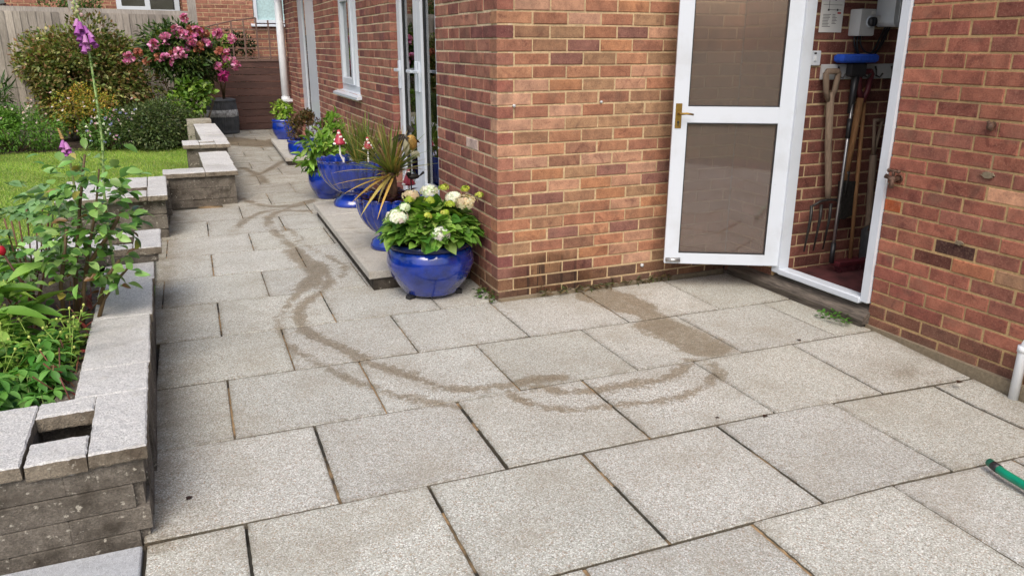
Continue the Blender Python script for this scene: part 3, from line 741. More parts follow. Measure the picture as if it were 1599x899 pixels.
for (a, b) in ((.243, 1.068), (1.168, 1.96)):
    DB(g, .10, .106, -.018, -.002, a, b); DB(g, .639, .645, -.018, -.002, a, b); DB(g, .106, .639, -.018, -.002, a, a + .006); DB(g, .106, .639, -.018, -.002, b - .006, b)
g.build('glazing_bead', MAT['blackp'], dr)
g = MB(); DB(g, .681, .719, 0, .004, 1.035, 1.185, bev=.001); g.build('lock_plate', MAT['brass'], dr)
g = MB(); g.tube([DT(.70, .0, 1.125), DT(.70, .035, 1.125), DT(.69, .045, 1.125), DT(.655, .05, 1.128), DT(.615, .048, 1.122)], [.011, .008, .008, .007, .006], 8); g.build('handle', MAT['brass'], dr)
g = MB(); g.tube([DT(.70, .004, 1.073), DT(.70, .0075, 1.073)], .007, 10); DB(g, .697, .703, .0035, .0072, 1.05, 1.073); g.build('keyhole', MAT['blackp'], dr)
g = MB(); g.tube([DT(.632, .012, .197), DT(.722, .012, .197)], .011, 8); DB(g, .63, .725, 0, .004, .183, .211); g.build('bolt', MAT['steel'], dr)
# tap, stopcock and waste pipe on the side wall
t = MB(); tx = 1.7432
t.tube([(tx, -1.335, .853), (tx - .075, -1.335, .853)], [.014, .011], 10); t.ball((tx - .05, -1.335, .853), .02, 8); t.tube([(tx - .055, -1.335, .853), (tx - .065, -1.345, .845), (tx - .068, -1.348, .81)], [.012, .012, .013], 10)
t.lathe([(.022, 0), (.024, .004), (.022, .01)], 12, loc=(tx - .003, -1.335, .853), T=lambda x, y, z: (tx - (z - .853), -1.335 + (y + 1.335), .853 + (x - tx + .003)))
to = t.build('tap', MAT['rust'], house)
t = MB(); t.tube([(tx - .05, -1.335, .868), (tx - .05, -1.335, .895)], .008, 8); t.tube([(tx - .05, -1.305, .897), (tx - .05, -1.365, .897)], [.007, .007], 8); t.ball((tx - .05, -1.305, .897), .011, 6); t.ball((tx - .05, -1.365, .897), .011, 6)
t.build('tap_handle', MAT['rust'], to)
t = MB(); t.tube([(tx, -1.335, .853), (tx - .03, -1.31, .853), (tx - .035, -1.275, .862)], [.009, .009, .013], 8); t.build('side_spout', MAT['rust'], to)
t = MB(); t.tube([(tx, -1.795, 1.172), (tx - .03, -1.795, 1.172)], [.016, .012], 10); t.ball((tx - .025, -1.80, 1.166), .018, 6); t.tube([(tx - .025, -1.785, 1.19), (tx - .025, -1.81, 1.15)], .008, 8); t.build('capped_outlet', MAT['rust'], house)
t = MB(); X, Y = tx - .045, -2.165
t.tube([(X, Y, -.06), (X, Y, .20), (X, Y - .012, .232), (X, Y - .04, .245), (X + .01, Y - .12, .246), (X + .05, Y - .3, .246)], .021, 14); t.tube([(X, Y, .185), (X, Y, .215)], .0245, 14); t.build('waste_pipe', MAT['pipe'], house)
for (x, z, r_) in ((.105, 1.185, .009), (.69, 1.192, .008), (1.05, .115, .012)):
    t = MB(); t.tube([(x, 0, z), (x, -.012, z)], r_, 8); t.build('wall_plug', MAT['greyplastic'], house)

# ================================================================== GARDEN WALLS
def wall_stone(mb, x0, y0, x1, y1, z1, z0=-.05, courses=3):
    """coursed walling blocks with uneven joints"""
    h = (z1 - z0) / courses
    for c in range(courses):
        zb = z0 + h * c
        for ax, (p0, p1, q0, q1) in enumerate(((x0, x1, y0, y1), (y0, y1, x0, x1))):
            pass
        L0 = max(x1 - x0, y1 - y0); k = max(1, int(round(L0 / .42)))
        off = .5 if c % 2 else 0
        cuts = [0] + sorted({min(1, max(0, (i + off) / k + random.uniform(-.02, .02))) for i in range(0, k + 1)} - {0, 1}) + [1]
        for a, b in zip(cuts[:-1], cuts[1:]):
            if b - a < .03: continue
            s = random.uniform(.92, 1.06); col = (s, s * .98, s * .95); j = random.uniform(0, .004)
            if x1 - x0 > y1 - y0: mb.box(x0 + (x1 - x0) * a + .0006, y0 - j, zb + .0006, x0 + (x1 - x0) * b - .0006, y1 + j, zb + h - .0006, bev=.0035, col=col)
            else: mb.box(x0 - j, y0 + (y1 - y0) * a + .003, zb + .003, x1 + j, y0 + (y1 - y0) * b - .003, zb + h - .003, bev=.006, col=col)
    mb.box(x0 + .012, y0 + .012, z0, x1 - .012, y1 - .012, z1 - .004, col=(.55, .5, .45))
def cope(par, pts, z0, z1, T=None):
    """one rough-edged coping slab from a quad outline"""
    (xa, ya), (xb, yb) = pts
    m = 14; vs, fs = [], []
    dz = random.uniform(-.0015, .0015)
    ring = []
    for i in range(m): ring.append((i / m, 0))
    for i in range(m): ring.append((1, i / m))
    for i in range(m): ring.append((1 - i / m, 1))
    for i in range(m): ring.append((0, 1 - i / m))
    k = len(ring); rr = []
    for lvl, (z, ins) in enumerate(((z0, .004), (z0 + .006, 0), (z1 - .005, 0), (z1, .005))):
        for (u, v) in ring:
            x = xa + (xb - xa) * u; y = ya + (yb - ya) * v
            jx = random.uniform(-.0016, .0016); jy = random.uniform(-.0016, .0016)
            cx_, cy_ = (xa + xb) / 2, (ya + yb) / 2
            x += jx - ins * (1 if x > cx_ else -1) * (abs(x - cx_) > abs(xb - xa) * .45); y += jy - ins * (1 if y > cy_ else -1) * (abs(y - cy_) > abs(yb - ya) * .45)
            vs.append((x, y, z + dz + random.uniform(-.0015, .0015)))
    for l in range(3):
        for i in range(k): fs.append((l * k + i, l * k + (i + 1) % k, (l + 1) * k + (i + 1) % k, (l + 1) * k + i))
    fs += [tuple(range(k - 1, -1, -1)), tuple(range(3 * k, 4 * k))]
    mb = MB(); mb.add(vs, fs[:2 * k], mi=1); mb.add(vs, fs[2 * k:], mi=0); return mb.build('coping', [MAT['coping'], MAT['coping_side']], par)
gw = thing('garden_wall', 'low dirty stone raised-bed wall nearest the camera with pale coping and a slot in its corner', 'wall', (-1.97, -1.8, 0))
mb = MB()
wall_stone(mb, -2.262, -1.36, -1.955, .93, .288, courses=3)
wall_stone(mb, -4.3, -1.795, -1.962, -1.668, .288, courses=4); wall_stone(mb, -4.3, -1.40, -2.107, -1.364, .288, courses=4); wall_stone(mb, -2.1055, -1.667, -1.965, -1.364, .288, courses=3); wall_stone(mb, -4.3, -1.665, -2.28, -1.402, .288, courses=1)
mb.build('walling', MAT['walling'], gw)
mb = MB(); mb.box(-2.278, -1.666, .0, -2.107, -1.402, .10); mb.build('slot_shade_soil', MAT['slot'], gw)  # soil floor of the corner slot, coloured near black like deep shade
T1, T0 = .338, .289
cope(gw, ((-2.108, -1.815), (-1.945, -1.362)), T0, T1); cope(gw, ((-2.178, -1.359), (-1.943, -1.093)), T0, T1)
cope(gw, ((-2.178, -1.09), (-1.938, -.473)), T0, T1); cope(gw, ((-2.175, -.47), (-1.93, .148)), T0, T1); cope(gw, ((-2.17, .15), (-1.92, .55)), T0, T1)
cope(gw, ((-2.282, -1.475), (-2.11, -1.361)), T0 - .006, T1 + .001); cope(gw, ((-2.275, -1.812), (-2.112, -1.665)), T0 - .01, T1 - .001)
cope(gw, ((-2.60, -1.81), (-2.285, -1.365)), T0, T1); cope(gw, ((-3.2, -1.81), (-2.605, -1.365)), T0, T1); cope(gw, ((-3.8, -1.81), (-3.205, -1.365)), T0, T1)
mb = MB(); wall_stone(mb, -2.60, .49, -2.27, .94, .338, courses=3); wall_stone(mb, -2.60, .492, -1.895, .938, .385, .34, 1); mb.build('walling', MAT['walling'], gw)
z0, z1 = .386, .432
cope(gw, ((-2.018, .478), (-1.872, .955)), z0, z1); cope(gw, ((-2.175, .81), (-2.022, .95)), z0, z1); cope(gw, ((-2.178, .49), (-2.022, .60)), z0, z1); cope(gw, ((-2.40, .48), (-2.182, .95)), z0, z1); cope(gw, ((-2.62, .48), (-2.405, .95)), z0, z1)

mb = MB(); mb.box(-2.165, .61, .384, -2.03, .80, .389); mb.build('slot_shade_soil', MAT['slot'], gw)  # shallow near-black patch standing in for a dark hollow
gw2 = thing('garden_wall', 'stepped dirty stone wall between lawn and path, with pale coping and slotted piers', 'wall', (-1.8, 3.0, 0))
mb = MB()
wall_stone(mb, -2.62, 2.62, -1.842, 3.56, .32, courses=3); wall_stone(mb, -1.84, 3.945, -1.185, 4.22, .285, courses=3)
wall_stone(mb, -1.445, 4.225, -1.175, 5.56, .285, courses=3); wall_stone(mb, -1.56, 5.58, -1.11, 6.0, .37, courses=3); wall_stone(mb, -1.37, 6.01, -1.10, 8.1, .37, courses=3)
wall_stone(mb, -1.84, 3.565, -1.80, 3.94, .28, courses=3)
mb.build('walling', MAT['walling'], gw2)
z0, z1 = .321, .367
cope(gw2, ((-1.965, 2.57), (-1.815, 3.60)), z0, z1); cope(gw2, ((-2.155, 3.03), (-1.97, 3.25)), z0, z1); cope(gw2, ((-2.16, 2.58), (-1.97, 2.85)), z0, z1); cope(gw2, ((-2.62, 2.575), (-2.165, 3.58)), z0, z1); cope(gw2, ((-2.155, 3.255), (-1.97, 3.6)), z0, z1)
z0, z1 = .286, .335
cope(gw2, ((-1.84, 3.915), (-1.46, 4.24)), z0, z1); cope(gw2, ((-1.455, 3.915), (-1.155, 4.44)), z0, z1); cope(gw2, ((-1.45, 4.445), (-1.145, 4.96)), z0, z1); cope(gw2, ((-1.445, 4.965), (-1.135, 5.53)), z0, z1)
z0, z1 = .371, .42
cope(gw2, ((-1.24, 5.54), (-1.085, 6.02)), z0, z1); cope(gw2, ((-1.415, 5.86), (-1.245, 6.02)), z0, z1); cope(gw2, ((-1.415, 5.54), (-1.245, 5.70)), z0, z1); cope(gw2, ((-1.60, 5.54), (-1.42, 6.02)), z0, z1)
for y in (6.03, 6.6, 7.15, 7.7): cope(gw2, ((-1.375, y), (-1.075, y + .54)), z0, z1)
mb = MB(); wall_stone(mb, -1.46, 8.3, -1.12, 8.6, .47, courses=5); mb.build('pier', MAT['kerbcon'], gw2)

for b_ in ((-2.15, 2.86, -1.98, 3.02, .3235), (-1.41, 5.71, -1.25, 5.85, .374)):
    mb = MB(); mb.box(b_[0], b_[1], b_[4] - .01, b_[2], b_[3], b_[4]); mb.build('slot_shade_soil', MAT['slot'], gw2)  # shade of a deep opening painted as thin near-black patches
# ================================================================== STEPS
def step(label, x0, y0, y1, skew, zt, n, loc):
    st = thing('door_step', label, 'step', loc)
    mb = MB(); xw = A * (y0 + y1) / 2
    sk = lambda x, y, z: (x + (skew * (y - y0) if x < -.05 else 0), y, z)
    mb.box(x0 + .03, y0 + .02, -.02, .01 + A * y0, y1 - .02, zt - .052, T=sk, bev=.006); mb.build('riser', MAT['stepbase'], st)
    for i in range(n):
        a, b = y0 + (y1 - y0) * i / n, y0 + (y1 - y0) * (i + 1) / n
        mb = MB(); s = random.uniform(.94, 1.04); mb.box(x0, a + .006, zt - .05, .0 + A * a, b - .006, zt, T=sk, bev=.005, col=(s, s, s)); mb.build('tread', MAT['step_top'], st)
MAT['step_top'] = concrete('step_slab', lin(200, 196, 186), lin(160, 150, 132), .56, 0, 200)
step('long two-layer paved step under the french door, holding two footed blue bowls', -.685, .50, 3.02, .037, .13, 4, (-.3, 1.7, 0))
step('low paved step far along the wall under the smallest blue pot', -.355, 6.36, 8.75, .05, .105, 3, (-.1, 7.5, 0))

# ================================================================== FENCES, NEIGHBOURS
fA, fB = Vector((-3.83, 10.35, 0)), Vector((-1.08, 11.2, 0)); fd_ = (fB - fA).normalized(); fn = Vector((fd_.y, -fd_.x, 0))
FT = lambda u, n, z: (fB.x + fd_.x * u + fn.x * n, fB.y + fd_.y * u + fn.y * n, z)
gf_ = thing('board_fence', 'weathered grey close-board fence with pale posts behind the flower border', 'fence', (-3, 10.6, 0))
u = -.06
posts = [-.0, -1.88, -3.76, -5.64, -7.5]
for i, p_ in enumerate(posts):
    mb = MB(); mb.box(p_ - .055, -.05, 0, p_ + .055, .06, 2.45 if i == 0 else 2.35, T=FT, bev=.008); mb.build('post', MAT['post_con'] if 'post_con' in MAT else MAT['fence_grey'], gf_)
    if i == len(posts) - 1: break
    q = posts[i + 1]
    mb = MB(); x = q + .06
    while x < p_ - .06:
        w_ = random.uniform(.095, .115); e = min(x + w_, p_ - .056); s = random.uniform(.62, 1.2)
        mb.box(x, -.004 + random.uniform(-.005, .005), .02, e + .006, .014 + random.uniform(0, .004), 2.02, T=lambda a, b, c, x=x, e=e: FT(a, b + (.016 if a > (x + e) / 2 else 0), c), col=(s, s * .98, s * .95)); x = e
    mb.build('panel', MAT['fence_grey'], gf_)
    mb = MB()
    for z, h in ((2.02, .07), (1.42, .055), (.95, .06), (.25, .15)): mb.box(q + .058, -.045, z, p_ - .058, -.008, z + h, T=FT)
    mb.build('rail', MAT['fence_grey'], gf_)

bf = thing('trellis_fence', 'dark brown horizontal-board fence topped with open trellis at the end of the path', 'fence', (-.2, 11.3, 0))
mb = MB(); z = 0.01
while z < 1.22:
    h = .125; s = random.uniform(.8, 1.2); x = -1.1
    mb.box(-1.1, 11.3 - .012 + random.uniform(-.004, .004), z, .62, 11.318, min(z + h - .009, 1.24), col=(s, s, s)); z += h
mb.build('panel', MAT['fence_brown'], bf)
mb = MB(); mb.box(-1.1, 11.27, 1.24, .62, 11.33, 1.285); mb.build('rail', MAT['trellis'], bf)
mb = MB()
for x, t_ in ((-.88, 1.82), (-.68, 1.88), (-.447, 1.94), (-.236, 1.97), (-.014, 2.0), (.197, 1.96), (.42, 1.94)): mb.box(x - .014, 11.285, 1.285, x + .014, 11.303, t_)
for z, x0 in ((1.30, -1.05), (1.46, -1.0), (1.62, -1.0), (1.79, -.95)): mb.box(x0, 11.304, z, .6, 11.318, z + .024)
mb.tube([(-1.0, 11.31, 1.80), (-.7, 11.31, 1.88), (-.4, 11.31, 1.95), (-.01, 11.31, 2.0)], .012, 6)
mb.build('trellis', MAT['trellis'], bf)
for x in (-1.12, .60):
    mb = MB(); mb.box(x - .035, 11.325, 0, x + .035, 11.39, 1.9 if x < 0 else 1.5); mb.build('post', MAT['trellis'], bf)

nh = thing('brick_house', 'neighbouring brick house with a frosted white window behind the trellis fence', 'house', (.2, 11.9, 0))
brick_wall('wall', (-1.2, 12.0, 0), (1, 0), (0, -1), 0, 4.2, 0, 48, 'mortar_buff', PAL_FAR, nh, ops=[(1.24, 1.86, 1.92, 3.0)], phase=lambda r: .1125 * (r % 2))
mb = MB()
for b_ in ((.045, 1.93, .10, 2.98), (.60, 1.93, .655, 2.98)): mb.box(b_[0], 12.0 - .05, b_[1], b_[2], 12.05, b_[3])
mb.box(.10, 11.95, 1.93, .60, 12.05, 1.985); mb.box(.10, 11.95, 2.93, .60, 12.05, 2.98)
wn = mb.build('window', MAT['upvc'], nh)
mb = MB(); mb.box(.095, 11.99, 1.98, .605, 12.0, 2.94); mb.build('pane', MAT['obscure'], wn)
mb = MB(); mb.prism([(.045, 1.90), (-.09, 1.865), (-.09, 1.89), (.045, 1.928)], -.03, .73, T=lambda p, q, r: (r, 12.0 + p, q)); mb.build('sill', MAT['upvc'], wn)
mb = MB(); mb.prism([(-1.3, 11.8), (3.1, 11.8), (3.1, 15), (-1.3, 15)], 3.61, 3.75); mb.build('roof', MAT['darktile'], nh)
nh2 = thing('brick_house', 'distant brick house with a white casement window, glimpsed over the grey fence', 'house', (-3, 15, 0))
brick_wall('wall', (-4.4, 15, 0), (1, 0), (0, -1), 0, 3.3, 0, 50, 'mortar_buff', PAL_FAR, nh2, ops=[(2.02, 3.25, 2.2, 3.4)], phase=lambda r: .1125 * (r % 2))
mb = MB()
for b_ in ((-2.38, -2.28), (-1.83, -1.73), (-1.25, -1.15)): mb.box(b_[0], 14.95, 2.2, b_[1], 15.05, 3.4)
mb.box(-2.28, 14.95, 2.2, -1.83, 15.05, 2.31); mb.box(-1.73, 14.95, 2.2, -1.25, 15.05, 2.25)
wn = mb.build('window', MAT['upvc'], nh2)
mb = MB(); mb.box(-2.29, 15, 2.3, -1.82, 15.01, 3.4); mb.box(-1.74, 15, 2.24, -1.24, 15.01, 3.4); mb.build('pane', MAT['glass'], wn)
mb = MB(); mb.box(-4.3, 15.6, 0, -1.0, 15.7, 3.7); mb.build('room_lining', MAT['room'], nh2)
mb = MB(); mb.box(-4.5, 14.8, 3.76, -1.0, 18, 3.9); mb.build('roof', MAT['darktile'], nh2)

# ================================================================== POTS
def pot_plain(name, label, cat, loc, H, rim, body, base, feet=0, group='blue glazed pots along the house wall', soil=True, rimmat='glaze', n=44):
    o = thing(name, label, cat, loc, group)
    x, y, z = loc; f = .022 if feet else 0
    prof = [(.001, f), (base, f), (base * 1.04, f + .008)]
    for i in range(1, 11):
        t = i / 11; r = base + (body - base) * math.sin(min(1, t / .68) * math.pi / 2) if t < .68 else body + (rim * .94 - body) * ((t - .68) / .32) ** 1.6
        prof.append((r, f + (H - .04) * t))
    prof += [(rim * .93, H - .042)]
    m = MB(); m.lathe(prof, n, loc=loc); m.build('pot_body', MAT['glaze'], o)
    m = MB(); m.lathe([(rim * .93, H - .043), (rim * .985, H - .036), (rim, H - .02), (rim * .985, H - .004), (rim * .94, H), (rim * .89, H - .006), (rim * .87, H - .03), (rim * .86, H - .09)], n, loc=loc); m.build('rim', MAT[rimmat], o)
    m = MB(); m.lathe([(.001, H - .04), (rim * .4, H - .035), (rim * .87, H - .05)], 24, rad=lambda r, z_, a, i: (r, z_ + random.uniform(-.006, .006)), loc=loc); m.build('compost', MAT['compost'], o)
    if feet:
        for a in (-155, -25, 100):
            c, s_ = math.cos(R(a)), math.sin(R(a)); rr = base * .80
            T = lambda u, v, w_: (x + c * (rr + u) - s_ * v, y + s_ * (rr + u) + c * v, z + w_)
            m = MB(); m.prism([(-.04, .021), (-.04, .0), (-.02, .0), (.0, .012), (.03, .0), (.065, .0), (.062, .022), (.035, .03)], -.02, .02, T=lambda p, q, r_: T(p, r_, q)); m.build('pot_foot', MAT['blackp'], o)
    return o
def pot_bowl(label, loc, H, rim, foot, lobes=18):
    o = thing('footed_bowl', label, 'planter', loc, 'blue glazed pots along the house wall')
    h0 = H * .30
    m = MB(); m.lathe([(.001, 0), (foot, 0), (foot * 1.02, .01), (foot, .035), (foot * .93, .045), (foot * .90, .062), (foot * .72, .075), (foot * .56, h0 * .8), (foot * .5, h0), (foot * .6, h0 + .01)], 40, loc=loc); m.build('foot', MAT['glaze'], o)
    prof = [(foot * .52, h0 + .002)]
    for i in range(1, 15):
        t = i / 14; prof.append((foot * .52 + (rim - foot * .52) * (math.sin(t * math.pi / 2) ** .75 if t < 1 else 1), h0 + (H - h0) * (t ** 1.35)))
    prof += [(rim * 1.025, H + .004), (rim * 1.0, H + .008), (rim * .93, H - .008), (rim * .88, H - .06)]
    N = lobes * 8
    def rad(r, z, a, i):
        k = abs(math.sin(a * lobes / 2)) ** .55; amp = .075 * min(1, i / 4) if i <= 14 else .06
        e = max(0, (i - 12)) / 4 if i <= 16 else .5
        return (r * (1 - amp + amp * k), z - .018 * e * (1 - k))
    m = MB(); m.lathe(prof, N, rad=rad, loc=loc); m.build('bowl', MAT['glaze'], o)
    m = MB(); m.lathe([(.001, H - .05), (rim * .4, H - .045), (rim * .9, H - .06)], 24, rad=lambda r, z_, a, i: (r, z_ + random.uniform(-.006, .006)), loc=loc); m.build('compost', MAT['compost'], o)
    return o
P1 = (-.325, .335, 0)
pot_plain('plant_pot', 'largest round blue pot on black feet, nearest the house corner, under the white hydrangea', 'plant pot', P1, .355, .262, .278, .17, 3, rimmat='black_rim')
P2 = (-.375, 1.10, .13)
pot_bowl('footed scalloped blue bowl on the step, holding the spiky cordyline', P2, .37, .235, .145)
P3 = (-.27, 2.76, .13)
pot_bowl('wide footed scalloped blue bowl on the step, with toadstool ornaments and grasses', P3, .42, .30, .175, 20)
P4 = (-.28, 3.90, 0)
pot_plain('plant_pot', 'round blue pot mostly hidden behind the wide footed bowl, full of light green leaves', 'plant pot', P4, .33, .20, .195, .11, rimmat='black_rim')
P5 = (-.06, 6.72, 0)
pot_plain('plant_pot', 'blue pot holding the brown-leaved shrub between the two paved steps', 'plant pot', P5, .30, .21, .205, .13)
P6 = (-.03, 8.62, .105)
pot_plain('plant_pot', 'blue pot farthest away, standing on the low step with a bright green plant', 'plant pot', P6, .31, .19, .19, .12)

# ---- plants in the pots
G1 = [lin(120, 160, 68), lin(98, 140, 54), lin(142, 178, 84), lin(78, 120, 46)]
hy = thing('hydrangea', 'white hydrangea with broad green leaves in the largest blue pot', 'plant', (P1[0], P1[1], .32))
L = Leaves(); c = np.array((P1[0] + .01, P1[1] - .01, .40))
n = 620; d_ = rdir(n, .35); d_[:, 2] = np.abs(d_[:, 2]) * .95 - .12; rr = rng.uniform(.5, 1.0, (n, 1)) ** .5
P = c + d_ * np.array((.285, .285, .215)) * rr
D = d_ * np.array((1, 1, .35)) + rng.normal(0, .35, (n, 3)); D[:, 2] -= .05
N_ = d_ * .5 + rng.normal(0, .3, (n, 3)); N_[:, 2] += 1.1
sz = rng.uniform(.06, .105, n); L.add('heart', P, D, N_, sz, sz * .72, jit(G1, n, .18))
L.build('foliage', MAT['leaf'], hy)
m = MB()
for i in range(14):
    a = rng.uniform(0, 6.28); r_ = rng.uniform(.08, .2); m.tube([(P1[0] + .05 * math.cos(a), P1[1] + .05 * math.sin(a), .31), (c[0] + r_ * math.cos(a), c[1] + r_ * math.sin(a), .36 + rng.uniform(.08, .2))], .004, 5, col=lin(110, 120, 60))
m.build('stems', MAT['stem'], hy)
def florets(center, r, n, pal, size, flat=.7):
    L = Leaves(); d_ = rdir(n, .5); d_[:, 2] = np.abs(d_[:, 2]) * 1.1 - .25; d_ /= np.linalg.norm(d_, axis=1, keepdims=True)
    P = np.array(center) + d_ * np.array((r, r, r * flat)) * rng.uniform(.62, 1.12, (n, 1))
    t1 = np.cross(d_, rdir(n)); t1 /= np.linalg.norm(t1, axis=1, keepdims=True); t2 = np.cross(d_, t1); C = jit(pal, n, .06)
    for k in range(4):
        a = k * math.pi / 2; D = t1 * math.cos(a) + t2 * math.sin(a) + d_ * .15
        L.add('petal', P, D, d_, size, size * .85, C)
    return L
W_ = [lin(248, 248, 246), lin(240, 242, 240), lin(252, 252, 250)]; CR = [lin(234, 222, 196), lin(226, 206, 178), lin(214, 196, 168)]; YG = [lin(196, 206, 84), lin(170, 192, 70), lin(214, 214, 110)]
for (x, y, z, r_, pal, k) in ((-.575, .17, .545, .062, W_, 60), (-.335, .085, .44, .062, W_, 60), (-.135, .19, .595, .07, CR, 60), (-.19, .24, .62, .05, W_, 36), (-.30, .38, .645, .055, W_, 40), (-.43, .36, .63, .05, CR, 34), (-.50, .25, .585, .03, W_, 20)):
    florets((x, y, z), r_, k, pal, .021).build('flower_head', MAT['petal'], hy)
for (x, y, z, r_) in ((-.36, .2, .625, .035), (-.25, .15, .60, .032), (-.30, .10, .565, .026), (-.10, .28, .665, .03), (-.20, .40, .66, .035), (-.40, .12, .55, .026), (-.03, .22, .63, .026), (-.46, .3, .62, .03)):
    florets((x, y, z), r_, 22, YG, .013).build('flower_bud', MAT['petal'], hy)

co = thing('cordyline', 'spiky narrow-leaved cordyline with a bare trunk in the footed bowl', 'plant', (P2[0] + .02, P2[1], .45))
m = MB(); m.tube([(-.36, 1.10, .42), (-.345, 1.09, .55), (-.35, 1.085, .67)], [.042, .034, .03], 10, col=(1, 1, 1)); m.build('trunk', MAT['bark'], co)
def spray(L, base, n, ln, wd, pal, spread=1.0, droop=.5, tilt=.2, segs=8, dirs=None):
    for i in range(n):
        if dirs is not None and i < len(dirs): dd = np.array(dirs[i], float)
        else:
            a = rng.uniform(0, 2 * math.pi); el = rng.uniform(tilt, 1.5); dd = np.array((math.cos(a) * math.cos(el) * spread, math.sin(a) * math.cos(el) * spread, math.sin(el)))
        dd /= np.linalg.norm(dd); l_ = ln * rng.uniform(.65, 1.1) if not (dirs is not None and i < len(dirs)) else ln * 1.1
        sv = np.cross(dd, (0, 0, 1)); sv = sv / (np.linalg.norm(sv) + 1e-6) + rng.normal(0, .15, 3)
        p = np.array(base, float) + rng.normal(0, .012, 3); dr = dd.copy(); v = []; k = rng.uniform(.4, 1.2) * droop
        for s_ in range(segs + 1):
            t = s_ / segs; wv = wd * (1 - t ** 2.2) * (.6 + .8 * min(1, t * 4)) * .5 + .0006
            mid = p + np.array((0, 0, -wv * .25)); v += [p - sv * wv, mid, p + sv * wv]
            dr = dr + np.array((0, 0, -k / segs * (t + .25))); dr /= np.linalg.norm(dr); p = p + dr * l_ / segs
        c_ = jit(pal, 1, .15)[0]; o = L.n; L.V.append(np.array(v)); cc = np.repeat(c_[None], len(v), 0); L.C.append(cc)
        for s_ in range(segs):
            a_ = o + s_ * 3; L.F += [(a_, a_ + 1, a_ + 4, a_ + 3), (a_ + 1, a_ + 2, a_ + 5, a_ + 4)]
        L.n += len(v)
L = Leaves(); CP = [lin(116, 134, 66), lin(142, 146, 82), lin(98, 118, 58), lin(146, 128, 78), lin(126, 128, 70)]
spray(L, (-.35, 1.085, .67), 95, .37, .014, CP, 1, .35, .15)
spray(L, (-.35, 1.085, .65), 26, .40, .016, [lin(190, 160, 96), lin(172, 146, 92), lin(150, 130, 80)], 1, 1.1, -.35)
spray(L, (-.35, 1.085, .655), 6, .42, .02, [lin(204, 176, 104), lin(196, 160, 84)], 1, .55, -.2, dirs=[(-1, -.35, .12), (-1, -.5, -.05), (-.95, -.6, -.25), (-.6, -.9, -.5), (-.75, -.75, -.45), (-.85, -.2, .18)])
L.build('foliage', MAT['leaf'], co)
hc = thing('heuchera', 'dark purple ruffled leaves below the cordyline', 'plant', (P2[0], P2[1], .45))
L = Leaves(); n = 150; a = rng.uniform(0, 6.28, n); r_ = rng.uniform(.03, .2, n); P = np.stack([P2[0] + r_ * np.cos(a), P2[1] + r_ * np.sin(a), .47 + rng.uniform(0, .06, n)], 1)
D = np.stack([np.cos(a), np.sin(a), rng.uniform(-.3, .6, n)], 1); L.add('heart', P, D, (0, 0, 1), .05, .045, jit([lin(70, 34, 44), lin(52, 28, 38), lin(88, 46, 50)], n, .2)); L.build('foliage', MAT['leaf'], hc)

gr = thing('ornamental_grass', 'arching green and gold grasses behind the toadstools in the wide footed bowl', 'plant', (P3[0], P3[1], .5))
L = Leaves(); GP = [lin(120, 140, 66), lin(98, 124, 54), lin(150, 156, 84), lin(140, 128, 70)]
for q in ((-.16, 2.86), (-.1, 2.75), (-.2, 2.95), (-.08, 2.9)): spray(L, (q[0], q[1], .5), 42, .44, .008, GP, .8, .5, .55)
spray(L, (-.22, 2.7, .5), 24, .26, .008, GP, 1, .8, .2)
L.build('foliage', MAT['leaf'], gr)
def leafy(label, name, cen, rad, n, pal, size, kind='lance', asp=.38, cat='plant', mat='leaf', base=None, clumps=12, group=None, stems=6, **k):
    t = thing(name, label, cat, (cen[0], cen[1], base if base is not None else cen[2] - rad[2]), group)
    L = Leaves(); bush(L, cen, rad, n, pal, size, kind, clumps, asp, **k); L.build('foliage', MAT[mat], t)
    m = MB(); b0 = base if base is not None else cen[2] - rad[2]
    for i in range(stems):
        a = rng.uniform(0, 6.28); m.tube([(cen[0] + rng.uniform(-.1, .1) * rad[0], cen[1] + rng.uniform(-.1, .1) * rad[1], b0), (cen[0] + rad[0] * .3 * math.cos(a), cen[1] + rad[1] * .3 * math.sin(a), (b0 + cen[2]) / 2), (cen[0] + rad[0] * .62 * math.cos(a), cen[1] + rad[1] * .62 * math.sin(a), cen[2] + rad[2] * rng.uniform(.1, .5))], [.012 * max(rad[2], .3) / .4, .008, .003], 6, col=lin(92, 76, 54))
    if stems: m.build('stems', MAT['stem'], t)
    return t
LG = [lin(136, 176, 74), lin(116, 158, 58), lin(156, 190, 92), lin(98, 140, 50)]
leafy('light green leafy plant spilling over the pot behind the wide footed bowl', 'leafy_plant', (-.33, 3.82, .50), (.27, .22, .23), 420, LG, .11, base=.28)
leafy('brown and bronze small-leaved shrub in the blue pot between the steps', 'bronze_shrub', (-.04, 6.66, .46), (.26, .24, .24), 1500, [lin(120, 92, 66), lin(98, 78, 58), lin(136, 112, 76), lin(92, 98, 56)], .04, 'simple', .5, base=.26)
leafy('second bronze small-leaved shrub against the wall by the far patio door', 'bronze_shrub', (.05, 5.75, .50), (.16, .16, .20), 500, [lin(110, 86, 64), lin(92, 76, 56), lin(120, 104, 72)], .04, 'simple', .5, base=.0)
leafy('tall lime green leafy shoot behind the grasses', 'leafy_plant', (-.13, 4.1, .62), (.10, .10, .26), 130, LG, .09, base=.3, stems=3)
leafy('bright green plant in the farthest blue pot', 'leafy_plant', (-.03, 8.62, .53), (.17, .17, .15), 260, [lin(150, 182, 70), lin(124, 160, 56), lin(174, 196, 92)], .07, 'oval', .55, base=.38)

